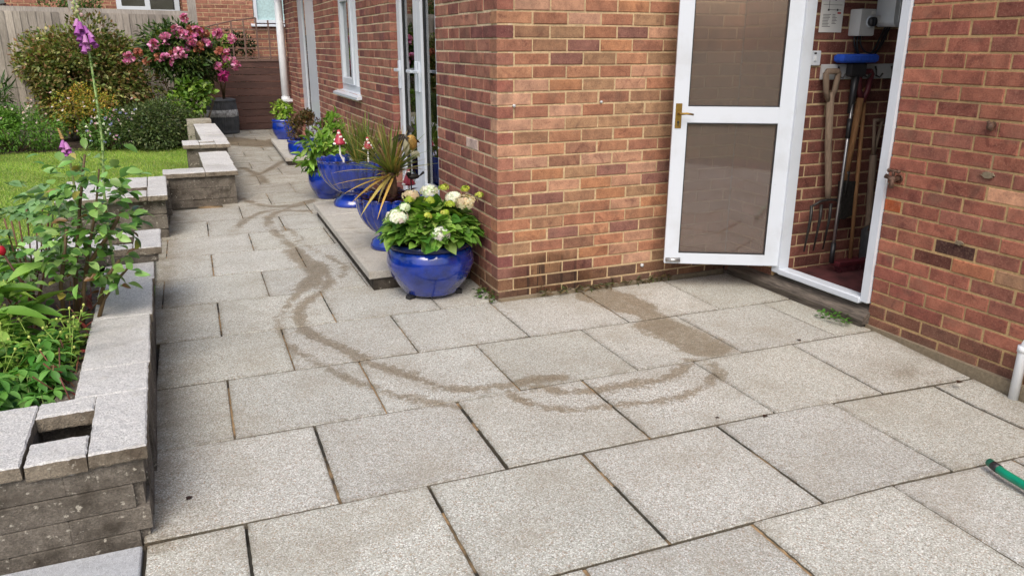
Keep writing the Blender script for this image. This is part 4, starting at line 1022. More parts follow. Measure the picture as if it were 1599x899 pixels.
# ---- toadstools and bird stake
def toadstool(label, x, y, z0, zc, r, h, lean):
    t = thing('toadstool_ornament', label, 'ornament', (x, y, z0), 'red spotted toadstool ornaments')
    m = MB(); m.tube([(x + lean, y, z0), (x + lean * .8, y, z0 + (zc - z0) * .3), (x, y, z0 + (zc - z0) * .55), (x, y, zc + .01)], [.012, .008, .008, .007], 8); m.build('stem', MAT['cream'], t)
    prof = [(.001, zc + .008), (r * .8, zc + .004), (r, zc), (r * .93, zc + h * .12), (r * .72, zc + h * .35), (r * .48, zc + h * .62), (r * .3, zc + h * .84), (.014, zc + h * .97), (.001, zc + h)]
    m = MB(); m.lathe(prof, 20, T=lambda a, b, c: (x + a, y + b, c)); m.build('cap', MAT['red_cap'], t)
    m = MB()
    for i in range(17):
        f = [.06, .3, .52, .78][i % 4]; a = i * 2.4; rr = r * np.interp(f, [0, .12, .35, .62, .84, 1], [1, .93, .72, .48, .3, 0]); m.ball((x + rr * math.cos(a), y + rr * math.sin(a), zc + h * f), .010, 6, (1, 1, 1))
    m.build('dots', MAT['cream'], t)
toadstool('larger red spotted toadstool on a bent white stem in the wide bowl', -.395, 2.60, .50, .70, .052, .125, .03)
toadstool('smaller red spotted toadstool in the wide bowl, nearer the wall', -.135, 2.66, .50, .64, .042, .105, 0)
toadstool('red spotted toadstool half hidden by the cordyline', -.13, 1.42, .44, .515, .05, .12, 0)
st = thing('bird_stake', 'gold and black metal bird ornament on a thin rod beside the cordyline', 'ornament', (-.19, 1.15, .45))
m = MB(); m.tube([(-.19, 1.15, .44), (-.195, 1.15, .80)], .005, 6); m.build('rod', MAT['darkmetal'], st)
m = MB(); m.ball((-.185, 1.14, .862), .048, 12, (.95, .8, 1.15)); m.build('body', MAT['gold'], st)
L = Leaves()
for k in range(7): L.add('lance', (-.235 + .004 * k, 1.12, .925 - .004 * k), (-.9 + .28 * k, -.1, -.3 - .1 * (k % 3)), (0, -1, .3), .10, .028, lin(46, 38, 34))
for k in range(5): L.add('lance', (-.20, 1.13, .93), (.7 - .2 * k, 0, .5 + .1 * k), (0, -1, .2), .06, .02, lin(34, 30, 30))
L.build('crest', MAT['stem'], st)
L = Leaves()
for k in range(6): L.add('lance', (-.245 + .006 * k, 1.08, .90 - .008 * k), (-.1 - .06 * k, 0, -1), (-.3, -1, 0), .09, .024, lin(206, 200, 186))
for k in range(4): L.add('lance', (-.19 + .012 * k, 1.12, .81), (.2 + .1 * k, -.1, -1), (0, -1, .1), .06, .02, lin(220, 214, 204))
L.build('wing', MAT['petal'], st)
m = MB(); m.ball((-.175, 1.14, .62), .03, 8, (1.5, .7, .7)); m.ball((-.215, 1.135, .64), .016, 8); m.prism([(-.14, .615), (-.10, .655), (-.095, .64)], 1.13, 1.15, T=lambda p, q, r_: (p, r_, q)); m.build('little_bird', MAT['darkmetal'], st)

# ---- bin
bn = thing('ribbed_bin', 'dark grey ribbed round bin with a pale band beside the brown fence', 'bin', (-.78, 10.93, 0))
bx, by = -.78, 10.93
def rib(r, z, a, i): return r * (1 + .02 * (1 if math.sin(a * 44) > 0 else -1))
m = MB(); m.lathe([(.001, 0), (.262, 0), (.268, .03), (.262, .06)], 176, loc=(bx, by, 0)); m.lathe([(.258, .06), (.272, .18), (.270, .30)], 176, rad=rib, loc=(bx, by, 0)); m.lathe([(.262, .42), (.244, .56)], 176, rad=rib, loc=(bx, by, 0)); m.lathe([(.25, .56), (.255, .575), (.25, .60), (.2, .615), (.001, .62)], 176, loc=(bx, by, 0)); m.build('tub', MAT['binp'], bn)
m = MB(); m.lathe([(.270, .298), (.277, .31), (.270, .41), (.262, .425)], 60, loc=(bx, by, 0)); m.build('band', MAT['binband'], bn)

# ================================================================== BORDER PLANTS
def flower_truss(par, c, r, pal, n=16, size=.05):
    L = Leaves(); d_ = rdir(n, .35)
    P = np.array(c) + d_ * r * rng.uniform(.15, .62, (n, 1))
    for k in range(5):
        t1 = np.cross(d_, rdir(n)); D = d_ * .7 + t1 * .8; L.add('petal', P, D, d_, size, size * .7, jit(pal, n, .12))
    return L.build('flower_head', MAT['petal'], par)
bz = leafy('large rounded shrub with bronze-green leaves before the grey fence', 'bronze_shrub', (-2.78, 10.0, 1.05), (1.02, .62, .84), 21000, [lin(126, 138, 72), lin(108, 124, 62), lin(146, 132, 82), lin(150, 116, 84), lin(96, 114, 56), lin(180, 176, 122)], .075, 'simple', .55, clumps=52, base=.05, cat='shrub', stems=14)
rh = leafy('pink flowering rhododendron with long dark leaves by the fence post', 'rhododendron', (-1.38, 9.85, 1.25), (.70, .45, .62), 4600, [lin(70, 96, 46), lin(58, 84, 40), lin(88, 110, 56), lin(110, 124, 66)], .11, 'lance', .32, clumps=24, base=.05, cat='shrub', stems=12, fill=.4)
PK = [lin(226, 128, 186), lin(232, 152, 202), lin(216, 108, 170), lin(240, 180, 216)]; OR = [lin(200, 122, 104), lin(208, 146, 124), lin(178, 104, 92)]
def atpx(Xs): return Xs
for (x, z, r_, pal) in ((-1.43, 1.74, .14, PK), (-1.31, 1.68, .11, PK), (-1.13, 1.72, .13, PK), (-1.03, 1.70, .1, OR), (-.84, 1.68, .12, PK), (-1.42, 1.40, .14, PK), (-1.32, 1.45, .13, PK), (-1.62, 1.30, .14, PK), (-.72, 1.33, .17, PK), (-.78, 1.05, .13, [lin(178, 50, 130), lin(196, 70, 150)]), (-.86, 1.2, .07, PK), (-1.22, 1.58, .09, PK), (-1.12, 1.50, .11, OR), (-1.5, 1.38, .08, OR), (-1.28, 1.92, .06, PK), (-1.2, 1.75, .09, OR), (-.83, 1.42, .1, OR), (-1.78, 1.52, .10, PK), (-1.58, 1.62, .11, PK), (-1.0, 1.55, .12, PK), (-.62, 1.62, .08, PK), (-.60, 1.22, .09, PK)):
    flower_truss(rh, (x, 9.45 + rng.uniform(-.1, .1), z), r_, pal, 18, .055)
flower_truss(bz, (-2.14, 9.4, 1.33), .11, PK, 16, .055)
for (x, z) in ((-2.0, 1.42), (-1.9, 1.27), (-1.72, 1.35)): flower_truss(bz, (x, 9.45, z), .08, OR, 14, .05)
leafy('dark green clipped dome-shaped bush at the lawn edge', 'dome_bush', (-1.86, 8.75, .30), (.76, .55, .48), 14000, [lin(80, 98, 58), lin(66, 84, 48), lin(94, 112, 64), lin(108, 118, 74)], .042, 'simple', .5, clumps=70, base=.0, cat='bush', stems=6, fill=.8)
leafy('light green broad-leaved shrub below the pink rhododendron', 'leafy_shrub', (-1.25, 9.45, .62), (.44, .34, .38), 850, [lin(128, 162, 66), lin(104, 140, 54), lin(146, 176, 84), lin(86, 118, 44)], .085, 'oval', .6, clumps=16, base=.0, cat='shrub')
leafy('gold and orange tipped spirea bush in the border', 'spirea', (-2.86, 9.2, .60), (.50, .34, .38), 2000, [lin(186, 166, 62), lin(150, 158, 58), lin(196, 144, 70), lin(120, 140, 52), lin(206, 180, 84)], .045, 'simple', .4, clumps=22, base=.0, cat='shrub')
leafy('mid green low feathery bush at the left end of the border', 'feathery_bush', (-3.74, 8.95, .34), (.72, .48, .36), 5600, [lin(104, 148, 58), lin(88, 130, 50), lin(122, 162, 70)], .055, 'simple', .3, clumps=26, base=.0, cat='bush')
leafy('tall dark strappy plant beside the grey fence', 'strappy_plant', (-3.95, 9.6, .62), (.36, .3, .42), 420, [lin(70, 100, 48), lin(60, 88, 42), lin(120, 140, 80)], .24, 'blade', .12, clumps=8, base=.0)
pf = leafy('loose perennial clump dotted with blue, pink and white flowers', 'flowering_perennial', (-2.55, 8.75, .33), (.45, .30, .30), 1500, [lin(92, 130, 60), lin(76, 112, 48), lin(116, 146, 76)], .055, 'lance', .4, clumps=20, base=.0)
for (pal, k) in (([lin(150, 154, 206), lin(172, 176, 222)], 26), ([lin(226, 190, 208), lin(214, 168, 196)], 18), ([lin(236, 234, 228)], 18)):
    for i in range(k):
        L = Leaves(); c = np.array((-2.45 + rng.normal(0, .26), 8.42 + rng.uniform(-.06, .12), .40 + rng.uniform(-.22, .26)))
        L.add('petal', np.repeat(c[None], 5, 0), rdir(5), rdir(5, .2) + np.array((0, -.8, .4)), .022, .022, jit(pal, 5, .08)); L.build('flower', MAT['petal'], pf)
sp2 = thing('white_flowers', 'scatter of small white and pink blooms over the golden spirea', 'flowers', (-3.1, 8.9, .3))
for i in range(34):
    L = Leaves(); c = np.array((-3.25 + rng.normal(0, .5), 8.78 + rng.uniform(-.1, .1), .52 + rng.uniform(-.32, .36))); L.add('petal', np.repeat(c[None], 5, 0), rdir(5), (0, -1, .5), .018, .018, jit([lin(238, 232, 228), lin(232, 190, 200)], 5, .08)); L.build('bloom', MAT['petal'], sp2)
leafy('lime green climber growing in front of the open trellis', 'climber', (-.74, 10.75, 1.42), (.24, .14, .30), 330, [lin(140, 172, 66), lin(112, 148, 54), lin(164, 190, 88)], .075, 'oval', .5, clumps=10, base=.6)
leafy('dark evergreen shrub behind the trellis', 'dark_shrub', (-.30, 11.62, 1.30), (.42, .18, .52), 900, [lin(50, 66, 40), lin(40, 54, 34), lin(64, 80, 48)], .07, 'oval', .45, clumps=14, base=.0, cat='shrub')
leafy('purple-leaved hedge showing above the grey fence', 'purple_shrub', (-4.9, 11.9, 1.75), (1.4, .5, .62), 2600, [lin(92, 62, 70), lin(76, 52, 60), lin(104, 78, 76)], .07, 'simple', .5, clumps=24, base=.0, cat='shrub')
leafy('green tree-like shrub beyond the middle fence post', 'garden_tree', (-3.1, 13.2, 2.1), (.75, .6, .62), 1800, [lin(84, 110, 56), lin(66, 92, 46), lin(104, 124, 66)], .07, 'simple', .5, clumps=18, base=.0, cat='tree')
leafy('small yellow-green seedlings at the lawn corner inside the stepped wall', 'seedlings', (-1.68, 4.95, .09), (.26, .55, .09), 420, [lin(142, 156, 60), lin(118, 140, 52), lin(166, 170, 80)], .045, 'oval', .5, clumps=16, base=.02, stems=3)

# ================================================================== RAISED BED PLANTS
GB = [lin(112, 152, 78), lin(94, 136, 64), lin(128, 166, 90), lin(80, 120, 58), lin(144, 180, 104)]
fx = thing('foxglove', 'tall foxglove spike with a few purple bells near the tip', 'flower', (-2.07, -.1, .2))
sp = [(-2.09, -.1, .18), (-2.077, -.1, .85), (-2.051, -.1, 1.075), (-2.047, -.1, 1.294), (-2.047, -.1, 1.478), (-2.06, -.1, 1.602), (-2.075, -.1, 1.677), (-2.083, -.1, 1.76)]
m = MB(); m.tube(sp, [.008, .0065, .0055, .005, .0045, .004, .0035, .003], 8, col=lin(160, 186, 122)); m.build('stem', MAT['stem'], fx)
def along(pts, t):
    pts = [np.array(p_) for p_ in pts]; t = t * (len(pts) - 1); i = min(int(t), len(pts) - 2); return pts[i] + (pts[i + 1] - pts[i]) * (t - i)
L = Leaves()
for i in range(230):
    p_ = along(sp, rng.uniform(.16, .72)); a = rng.uniform(0, 6.28); L.add('simple', p_, (math.cos(a), math.sin(a), rng.uniform(-.2, .7)), (0, 0, 1), rng.uniform(.012, .03), .01, jit([lin(132, 164, 92), lin(110, 146, 76)], 1, .12))
L.build('bracts', MAT['leaf'], fx)
def bell(p, d, l, r, cols, par, name='bell'):
    d = Vector(d).normalized(); q = d.to_track_quat('Z', 'Y'); m = MB()
    prof = [(r * .3, 0), (r * .55, l * .12), (r * .75, l * .4), (r * .85, l * .7), (r * 1.0, l * .92), (r * 1.12, l), (r * .9, l * .9), (r * .6, l * .4)]
    m.lathe(prof, 10, T=lambda x, y, z: tuple(Vector(p) + q @ Vector((x, y, z))), col=cols); return m.build(name, MAT['petal'], par)
PU = [lin(206, 130, 214), lin(194, 110, 204), lin(220, 156, 224), lin(184, 100, 196)]
for i, (x, z) in enumerate([(-2.084, 1.63), (-2.074, 1.618), (-2.083, 1.60), (-2.07, 1.588), (-2.078, 1.572), (-2.062, 1.562), (-2.072, 1.546), (-2.058, 1.535), (-2.066, 1.522), (-2.046, 1.60), (-2.036, 1.58), (-2.03, 1.562), (-2.026, 1.545)]):
    sx = -1 if i < 9 else 1
    bell((x + (.008 if i < 9 else -.006), -.1 - .012 * (i % 3), z), (.35 * sx * (.4 if i % 2 else 1) + .15, -.45, -1), .042, .013, random.choice(PU), fx)
m = MB()
for i in range(16):
    p_ = along(sp, .80 + .2 * i / 16); a = i * 2.4; m.ball((p_[0] + .012 * math.cos(a), p_[1] + .012 * math.sin(a), p_[2]), .009 - .0003 * i, 6, col=lin(206, 204, 160) if i % 3 else lin(226, 190, 200))
m.build('buds', MAT['petal'], fx)
f2 = thing('foxglove', 'short foxglove with one small cluster of purple bells among rose leaves', 'flower', (-2.25, .3, .2))
s2 = [(-2.23, .3, .18), (-2.235, .3, .794), (-2.237, .3, .975), (-2.25, .3, 1.041), (-2.258, .3, 1.11)]
m = MB(); m.tube(s2, [.008, .006, .005, .004, .003], 7, col=lin(120, 130, 80)); m.build('stem', MAT['stem'], f2)
for i, (x, z) in enumerate([(-2.252, 1.06), (-2.243, 1.05), (-2.248, 1.035), (-2.236, 1.03), (-2.24, 1.015), (-2.226, 1.02)]): bell((x, .3 - .01 * (i % 2), z), (.3 if i % 2 else -.2, -.5, -1), .045, .014, random.choice(PU), f2)
m = MB()
for i in range(6): m.ball((-2.254 - .002 * i, .3, 1.07 + .009 * i), .009 - .0008 * i, 6, col=lin(214, 176, 120))
m.build('buds', MAT['petal'], f2)

ro = thing('rose_bush', 'leggy rose bush with broad green leaves leaning over the near wall coping', 'rose bush', (-2.22, -.4, .2))
stems = [[(-2.24, -.4, .2), (-2.2, -.4, .45), (-2.15, -.38, .65), (-2.098, -.4, .82), (-2.06, -.4, 1.0)], [(-2.26, -.35, .2), (-2.22, -.35, .55), (-2.16, -.33, .85), (-2.11, -.35, 1.06)],
         [(-2.2, -.42, .2), (-2.12, -.44, .42), (-2.06, -.45, .5), (-1.99, -.45, .57)], [(-2.14, -.44, .4), (-2.10, -.46, .52), (-2.03, -.46, .60)], [(-2.3, -.4, .2), (-2.28, -.42, .5), (-2.22, -.42, .75)], [(-2.18, -.4, .55), (-2.05, -.38, .72), (-2.0, -.37, .80)]]
m = MB()
for s_ in stems: m.tube(s_, [.011, .009, .007, .005, .004][:len(s_)], 7, col=lin(96, 78, 54))
m.build('stems', MAT['stem'], ro)
L = Leaves()
def sprig(L, s_, n, size, pal, lo=.25, asp=.62, kind='oval', spread=.13):
    for i in range(n):
        p_ = along(s_, rng.uniform(lo, 1.0)); a = rng.uniform(0, 6.28); d_ = np.array((math.cos(a), math.sin(a), rng.uniform(-.5, .45))); q = p_ + d_ * rng.uniform(.02, spread)
        L.add(kind, q, d_ + rng.normal(0, .35, 3), np.array((0, -.15, 1)) + rng.normal(0, .4, 3), size * rng.uniform(.65, 1.2), size * asp * rng.uniform(.8, 1.1), (jit(pal, 1, .24) if rng.random() > .06 else jit([lin(168, 160, 84), lin(140, 104, 70)], 1, .2))[0])
sprig(L, stems[0], 150, .062, GB, .3, spread=.18); sprig(L, stems[1], 150, .062, GB, .35, spread=.20); sprig(L, stems[2], 16, .06, GB, .5, spread=.07); sprig(L, stems[3], 10, .06, GB, .5, spread=.06); sprig(L, stems[4], 54, .058, GB, .35, spread=.17); sprig(L, stems[5], 46, .06, GB, .4, spread=.13)
L.build('foliage', MAT['leaf_gloss'], ro)
an = thing('geranium_plant', 'pale grey-green lobed leaves left of the rose bush', 'plant', (-2.5, -.1, .2))
L = Leaves(); pal = [lin(128, 164, 112), lin(112, 150, 96), lin(146, 178, 126)]
for i in range(62):
    c = np.array((-2.48 + rng.uniform(-.22, .26), .0 + rng.uniform(-.25, .25), .74 + rng.uniform(-.30, .14)))
    a0 = rng.uniform(0, 6.28)
    for k in range(5):
        a = a0 + (k - 2) * .62; L.add('lance', c, (math.cos(a), math.sin(a), rng.uniform(-.25, .1)), np.array((0, 0, 1)) + rng.normal(0, .15, 3), .085 * (1 - .08 * abs(k - 2)), .05, jit(pal, 1, .12)[0])
L.build('foliage', MAT['leaf'], an)
m = MB()
for i in range(12): x, y = -2.48 + rng.uniform(-.2, .22), rng.uniform(-.25, .25); m.tube([(-2.46 + rng.uniform(-.08, .08), -.05, .2), (x * .6 - 2.47 * .4, y * .6, .5), (x, y, .76)], .004, 5, col=lin(116, 84, 66))
m.build('stems', MAT['stem'], an)
bl = thing('broadleaf_plant', 'large bright green lance-shaped leaves at the left edge of the raised bed', 'plant', (-2.5, -.6, .2))
L = Leaves(); pal = [lin(130, 172, 76), lin(110, 154, 62), lin(150, 188, 94)]
for i in range(86):
    a = rng.uniform(-.4, 3.6) - 1.2; c = np.array((-2.56 + rng.uniform(-.16, .14), -.6 + rng.uniform(-.22, .25), .32 + rng.uniform(0, .30))); L.add('lance', c, (math.cos(a), math.sin(a), rng.uniform(-.1, .9)), np.array((0, 0, 1)) + rng.normal(0, .25, 3), rng.uniform(.14, .22), .06, jit(pal, 1, .12)[0])
L.build('foliage', MAT['leaf'], bl)
rr_ = thing('rose_bud_stem', 'dark rose stem with a single red bud at the left edge', 'rose', (-2.36, -.45, .2))
m = MB(); m.tube([(-2.362, -.4, .2), (-2.352, -.4, .37), (-2.42, -.42, .52), (-2.475, -.4, .66)], [.010, .009, .006, .004], 7, col=lin(84, 56, 44)); m.build('stem', MAT['stem'], rr_)
m = MB(); m.ball((-2.478, -.4, .675), .016, 8, (1, 1, 1.35), col=lin(196, 30, 56)); m.build('bud', MAT['petal'], rr_)
lf = thing('low_foliage', 'low dark green five-leaved clump in the near corner of the raised bed', 'plant', (-2.35, -1.0, .2))
L = Leaves(); pal = [lin(92, 146, 64), lin(76, 128, 54), lin(108, 162, 76), lin(124, 176, 90)]
for i in range(230):
    c = np.array((-2.42 + rng.uniform(-.28, .17), -1.02 + rng.uniform(-.28, .36), .24 + rng.uniform(0, .17)))
    a0 = rng.uniform(0, 6.28); tl = rng.normal(0, .3, 3)
    for k in range(5):
        a = a0 + k * 1.02; L.add('lance', c, (math.cos(a), math.sin(a), rng.uniform(-.4, .1)), np.array((0, 0, 1)) + tl, rng.uniform(.05, .075), .028, jit(pal, 1, .13)[0])
L.build('foliage', MAT['leaf'], lf)
m = MB()
for i in range(60): x, y = -2.42 + rng.uniform(-.26, .15), -1.02 + rng.uniform(-.26, .34); m.tube([(x, y, .17), (x + rng.uniform(-.03, .03), y + rng.uniform(-.03, .03), .34)], .003, 4, col=lin(110, 130, 70))
m.build('stems', MAT['stem'], lf)
yl = thing('bud_plant', 'yellow-green thin-stemmed plant with small buds above the low foliage', 'plant', (-2.4, -.75, .2))
m = MB(); L = Leaves()
for i in range(60):
    x, y = -2.42 + rng.uniform(-.2, .2), -.78 + rng.uniform(-.2, .2); h = rng.uniform(.34, .52); q = (x + rng.uniform(-.08, .08), y + rng.uniform(-.06, .06), h)
    m.tube([(x, y, .18), (x, y, .3), q], .0018, 4, col=lin(150, 176, 84)); m.ball(q, .0055, 5, (1, 1, 1.3), col=lin(190, 200, 110))
    for k in range(10):
        a = rng.uniform(0, 6.28); t = rng.uniform(.3, 1); L.add('lance', (x + (q[0] - x) * t, y + (q[1] - y) * t, .2 + (h - .2) * t), (math.cos(a), math.sin(a), .3), (0, 0, 1), .05, .018, jit([lin(140, 172, 80), lin(118, 152, 64)], 1, .12)[0])
m.build('stems', MAT['stem'], yl); L.build('foliage', MAT['leaf'], yl)
dd = thing('dead_stems', 'tangle of dead brown stems along the inner edge of the near wall', 'plant', (-2.22, -.7, .2))
m = MB()
for i in range(46):
    y = rng.uniform(-1.2, .1); x = -2.235 + rng.uniform(-.05, .03); m.tube([(x, y, .17), (x + rng.uniform(-.05, .05), y + rng.uniform(-.05, .05), .26), (x + rng.uniform(-.07, .08), y + rng.uniform(-.1, .1), .34 + rng.uniform(-.06, .1))], .003, 4, col=lin(random.randint(96, 130), random.randint(66, 92), 60))
m.build('stems', MAT['stem'], dd)
L = Leaves(); n = 70; P = np.stack([-2.22 + rng.uniform(-.05, .05, n), rng.uniform(-1.2, .2, n), .24 + rng.uniform(0, .1, n)], 1); L.add('oval', P, rdir(n), rdir(n, 1), .05, .025, jit([lin(126, 84, 62), lin(104, 70, 54), lin(150, 66, 62)], n, .2)); L.build('withered_leaves', MAT['leaf'], dd)

# ---- small growth on the paving
def weed(label, x, y, n, r, pal, size, z=0):
    t = thing('weed', label, 'weed', (x, y, z)); L = Leaves(); a = rng.uniform(0, 6.28, n); q = rng.uniform(0, 1, n) ** .7
    P = np.stack([x + r[0] * q * np.cos(a), y + r[1] * q * np.sin(a), z + .005 + rng.uniform(0, r[2], n)], 1); D = np.stack([np.cos(a), np.sin(a), rng.uniform(0, .8, n)], 1)
    L.add('oval', P, D, np.array((0, 0, 1)) + rng.normal(0, .3, (n, 3)), size, size * .6, jit(pal, n, .2)); L.build('leaves', MAT['leaf'], t)
weed('small green weed growing at the foot of the door sill', 1.635, -1.12, 46, (.05, .10, .04), [lin(92, 140, 56), lin(76, 120, 46)], .03)
weed('dark green weeds in the gap beside the largest blue pot', -.03, .10, 60, (.06, .14, .04), [lin(66, 98, 44), lin(80, 112, 52), lin(104, 92, 66)], .03)
t = thing('dry_litter', 'dry brown leaf litter along the foot of the corner wall', 'litter', (.55, -.03, 0)); L = Leaves(); n = 150
P = np.stack([rng.uniform(.28, 1.25, n), -.035 + rng.normal(0, .012, n), .012 + rng.uniform(0, .02, n)], 1); L.add('lance', P, rng.normal(0, 1, (n, 3)) * np.array((1, .5, .35)), rdir(n, .6), .05, .009, jit([lin(120, 100, 72), lin(96, 80, 60), lin(88, 92, 56)], n, .2)); L.build('dead_leaves', MAT['leaf'], t)
for (x, y, s_, rot) in ((.42, -1.93, .022, .4), (-1.86, -1.62, .02, 1.0), (.24, -1.86, .012, 2), (1.22, -1.30, .02, 1.2), (1.50, -2.02, .03, .2)):
    t = MB(); L = Leaves(); L.add('oval', (x, y, .006), (math.cos(rot), math.sin(rot), .15), (0, 0, 1), s_ * 1.6, s_, lin(70, 48, 40)); o = L.build('fallen_leaf', MAT['leaf'], None)
    tag(o, 'tiny dark fallen leaf lying on the paving', 'leaf', 'fallen leaves on the paving')
hs = thing('green_tube', 'end of a green plastic tube with a grey collar lying on the slabs', 'tube', (.92, -2.6, 0))
m = MB(); m.tube([(.93, -2.585, .018), (.905, -2.66, .018), (.86, -2.95, .018), (.80, -3.3, .018)], .016, 14); m.build('tube', MAT['green_tube'], hs)
m = MB(); m.tube([(.9225, -2.607, .018), (.913, -2.636, .018)], .0175, 14); m.build('collar', MAT['blackp'], hs)

# ================================================================== TOOL STORE CONTENTS
YW = -.548                                       # face of the inner wall carries its bricks to here
YW = -.50
def YO(d): return YW - d
def tool(name, label, cat, x, z=.12): return thing(name, label, cat, (x, YO(.05), z), None)
ra = thing('hook_rail', 'pale painted board with black hooks on the store wall', 'rail', (2.2, YO(0), 1.37))
m = MB(); m.box(1.935, YO(.018), 1.325, 2.62, YO(.001), 1.415, bev=.002); m.build('board', MAT['greyplastic'], ra)
for x in (2.06, 2.27, 2.37, 2.51):
    m = MB(); m.tube([(x, YO(.02), 1.40), (x, YO(.03), 1.38), (x, YO(.035), 1.345), (x + .005, YO(.06), 1.335), (x + .01, YO(.075), 1.36)], .006, 6); m.build('hook', MAT['darkmetal'], ra)
def dgrip(par, x, y, z0, z1, w_, mat):
    m = MB(); m.tube([(x, y, z0), (x - w_ * .35, y, z0 + (z1 - z0) * .35), (x - w_ * .5, y, z1 - .012), (x - w_ * .42, y, z1), (x + w_ * .42, y, z1), (x + w_ * .5, y, z1 - .012), (x + w_ * .35, y, z0 + (z1 - z0) * .35), (x, y, z0)], .018, 8); m.build('grip', MAT[mat], par)
fk = tool('garden_fork', 'four-tined garden fork with a wooden D-handle hanging leftmost', 'garden tool', 2.09)
m = MB(); m.tube([(2.065, YO(.06), 1.25), (2.09, YO(.065), .95), (2.12, YO(.08), .68), (2.125, YO(.085), .58)], [.024, .023, .022, .018], 10); m.build('shaft', MAT['grey_handle'], fk)
dgrip(fk, 2.06, YO(.06), 1.20, 1.375, .10, 'grey_handle')
m = MB(); yb = YO(.085)
m.tube([(2.00, yb, .555), (2.06, yb - .01, .585), (2.12, yb - .012, .59), (2.18, yb - .01, .585), (2.235, yb, .555)], .008, 8); m.build('crossbar', MAT['darkmetal'], fk)
for x in (1.995, 2.075, 2.155, 2.235):
    m = MB(); m.tube([(x, yb, .56), (x - .008, yb - .012, .48), (x - .02, yb, .26)], [.011, .010, .005], 7); m.build('tine', MAT['darkmetal'], fk)
mp = tool('mop', 'blue foam mop head uppermost on a thin metal pole', 'mop', 2.2)
m = MB(); m.box(2.10, YO(.10), 1.425, 2.385, YO(.02), 1.475, bev=.012); m.build('head', MAT['blue_foam'], mp)
m = MB(); m.box(2.19, YO(.085), 1.34, 2.31, YO(.04), 1.425, bev=.01); m.tube([(2.255, YO(.06), 1.36), (2.235, YO(.07), 1.12)], [.024, .018], 8); m.build('socket', MAT['blackp'], mp)
m = MB(); m.tube([(2.25, YO(.065), 1.33), (2.165, YO(.14), .20)], .011, 10); m.build('pole', MAT['steel'], mp)
m = MB(); m.tube([(2.1735, YO(.132), .31), (2.163, YO(.142), .18)], .016, 10); m.build('grip', MAT['blackp'], mp)
m = MB(); m.tube([(2.232, YO(.08), 1.09), (2.222, YO(.09), .97)], .016, 10); m.build('grip', MAT['blackp'], mp)
sp_ = tool('spade', 'square-bladed spade with a dark red D-handle', 'garden tool', 2.3)
m = MB(); m.tube([(2.32, YO(.05), 1.21), (2.29, YO(.06), .95), (2.25, YO(.07), .70)], .022, 10); m.build('shaft', MAT['handle_wood'], sp_)
dgrip(sp_, 2.335, YO(.05), 1.19, 1.37, .105, 'red_paint')
m = MB(); m.prism([(2.19, .70), (2.345, .69), (2.352, .47), (2.275, .445), (2.215, .46)], YO(.085), YO(.08), T=lambda p, q, r_: (p, r_, q)); m.tube([(2.262, YO(.075), .76), (2.265, YO(.078), .60)], [.019, .012], 8); m.build('blade', MAT['darkmetal'], sp_)
br = tool('broom', 'long-handled broom with dark red bristles standing on the store floor', 'broom', 2.35)
m = MB(); m.tube([(2.40, YO(.03), 1.27), (2.355, YO(.13), .17)], .013, 10); m.build('handle', MAT['handle_wood'], br)
m = MB(); m.box(2.20, YO(.19), .155, 2.47, YO(.11), .19, bev=.006); m.build('head', MAT['red_paint'], br)
m = MB()
for i in range(60):
    for j in range(3): x = 2.205 + .26 * i / 59; y = YO(.185) + .02 * j; m.tube([(x, y, .158), (x + random.uniform(-.006, .006), y + random.uniform(-.008, .002), .122)], .0022, 3, cap=False)
m.build('bristles', MAT['red_paint'], br)
sh = tool('shovel', 'grey shovel with a forked wooden handle nearest the door frame', 'garden tool', 2.5)
m = MB(); m.tube([(2.478, YO(.06), 1.07), (2.492, YO(.065), .92), (2.498, YO(.07), .84)], .011, 8); m.tube([(2.545, YO(.06), 1.07), (2.515, YO(.065), .92), (2.498, YO(.07), .84)], .011, 8); m.tube([(2.47, YO(.06), 1.07), (2.553, YO(.06), 1.07)], .011, 8); m.build('grip', MAT['grey_handle'], sh)
m = MB(); m.tube([(2.498, YO(.07), .85), (2.505, YO(.08), .62), (2.50, YO(.10), .45), (2.475, YO(.12), .36)], [.023, .022, .021, .018], 8); m.build('shaft', MAT['grey_handle'], sh)
vs, fs = [], []
for i in range(9):
    for j in range(9):
        u, v = i / 8, j / 8; x = 2.385 + .20 * u; z = .38 - .25 * v - (.03 * (2 * u - 1) ** 2 if v > .5 else -.02 * (1 - abs(2 * u - 1))); vs.append((x, YO(.13) - .028 * (2 * u - 1) ** 2 - .015 * v, z))
for i in range(8):
    for j in range(8): a_ = i * 9 + j; fs.append((a_, a_ + 1, a_ + 10, a_ + 9))
m = MB(); m.add(vs, fs, smooth=True); m.add([(x, y + .003, z) for x, y, z in vs], fs, smooth=True); m.build('blade', MAT['steel'], sh)
pl_ = tool('white_pole', 'white pole with a black grip just inside the door frame', 'pole', 2.58)
m = MB(); m.tube([(2.60, YO(.05), 1.14), (2.585, YO(.07), .60)], .014, 10); m.build('pole', MAT['pipe'], pl_)
m = MB(); m.tube([(2.592, YO(.06), .86), (2.590, YO(.062), .79)], .018, 10); m.build('grip', MAT['blackp'], pl_); m = MB(); m.tube([(2.615, YO(.04), 1.5), (2.60, YO(.05), 1.14)], .013, 10); m.build('grip', MAT['blackp'], pl_)
sw = thing('light_switch', 'small white light switch on the store wall beside the door frame', 'switch', (1.875, YO(0), 1.45))
m = MB(); m.box(1.828, YO(.012), 1.408, 1.914, YO(.001), 1.494, bev=.003); m.build('plate', MAT['white_paint'], sw)
m = MB(); m.box(1.863, YO(.017), 1.435, 1.879, YO(.012), 1.466, bev=.002); m.build('rocker', MAT['pipe'], sw)
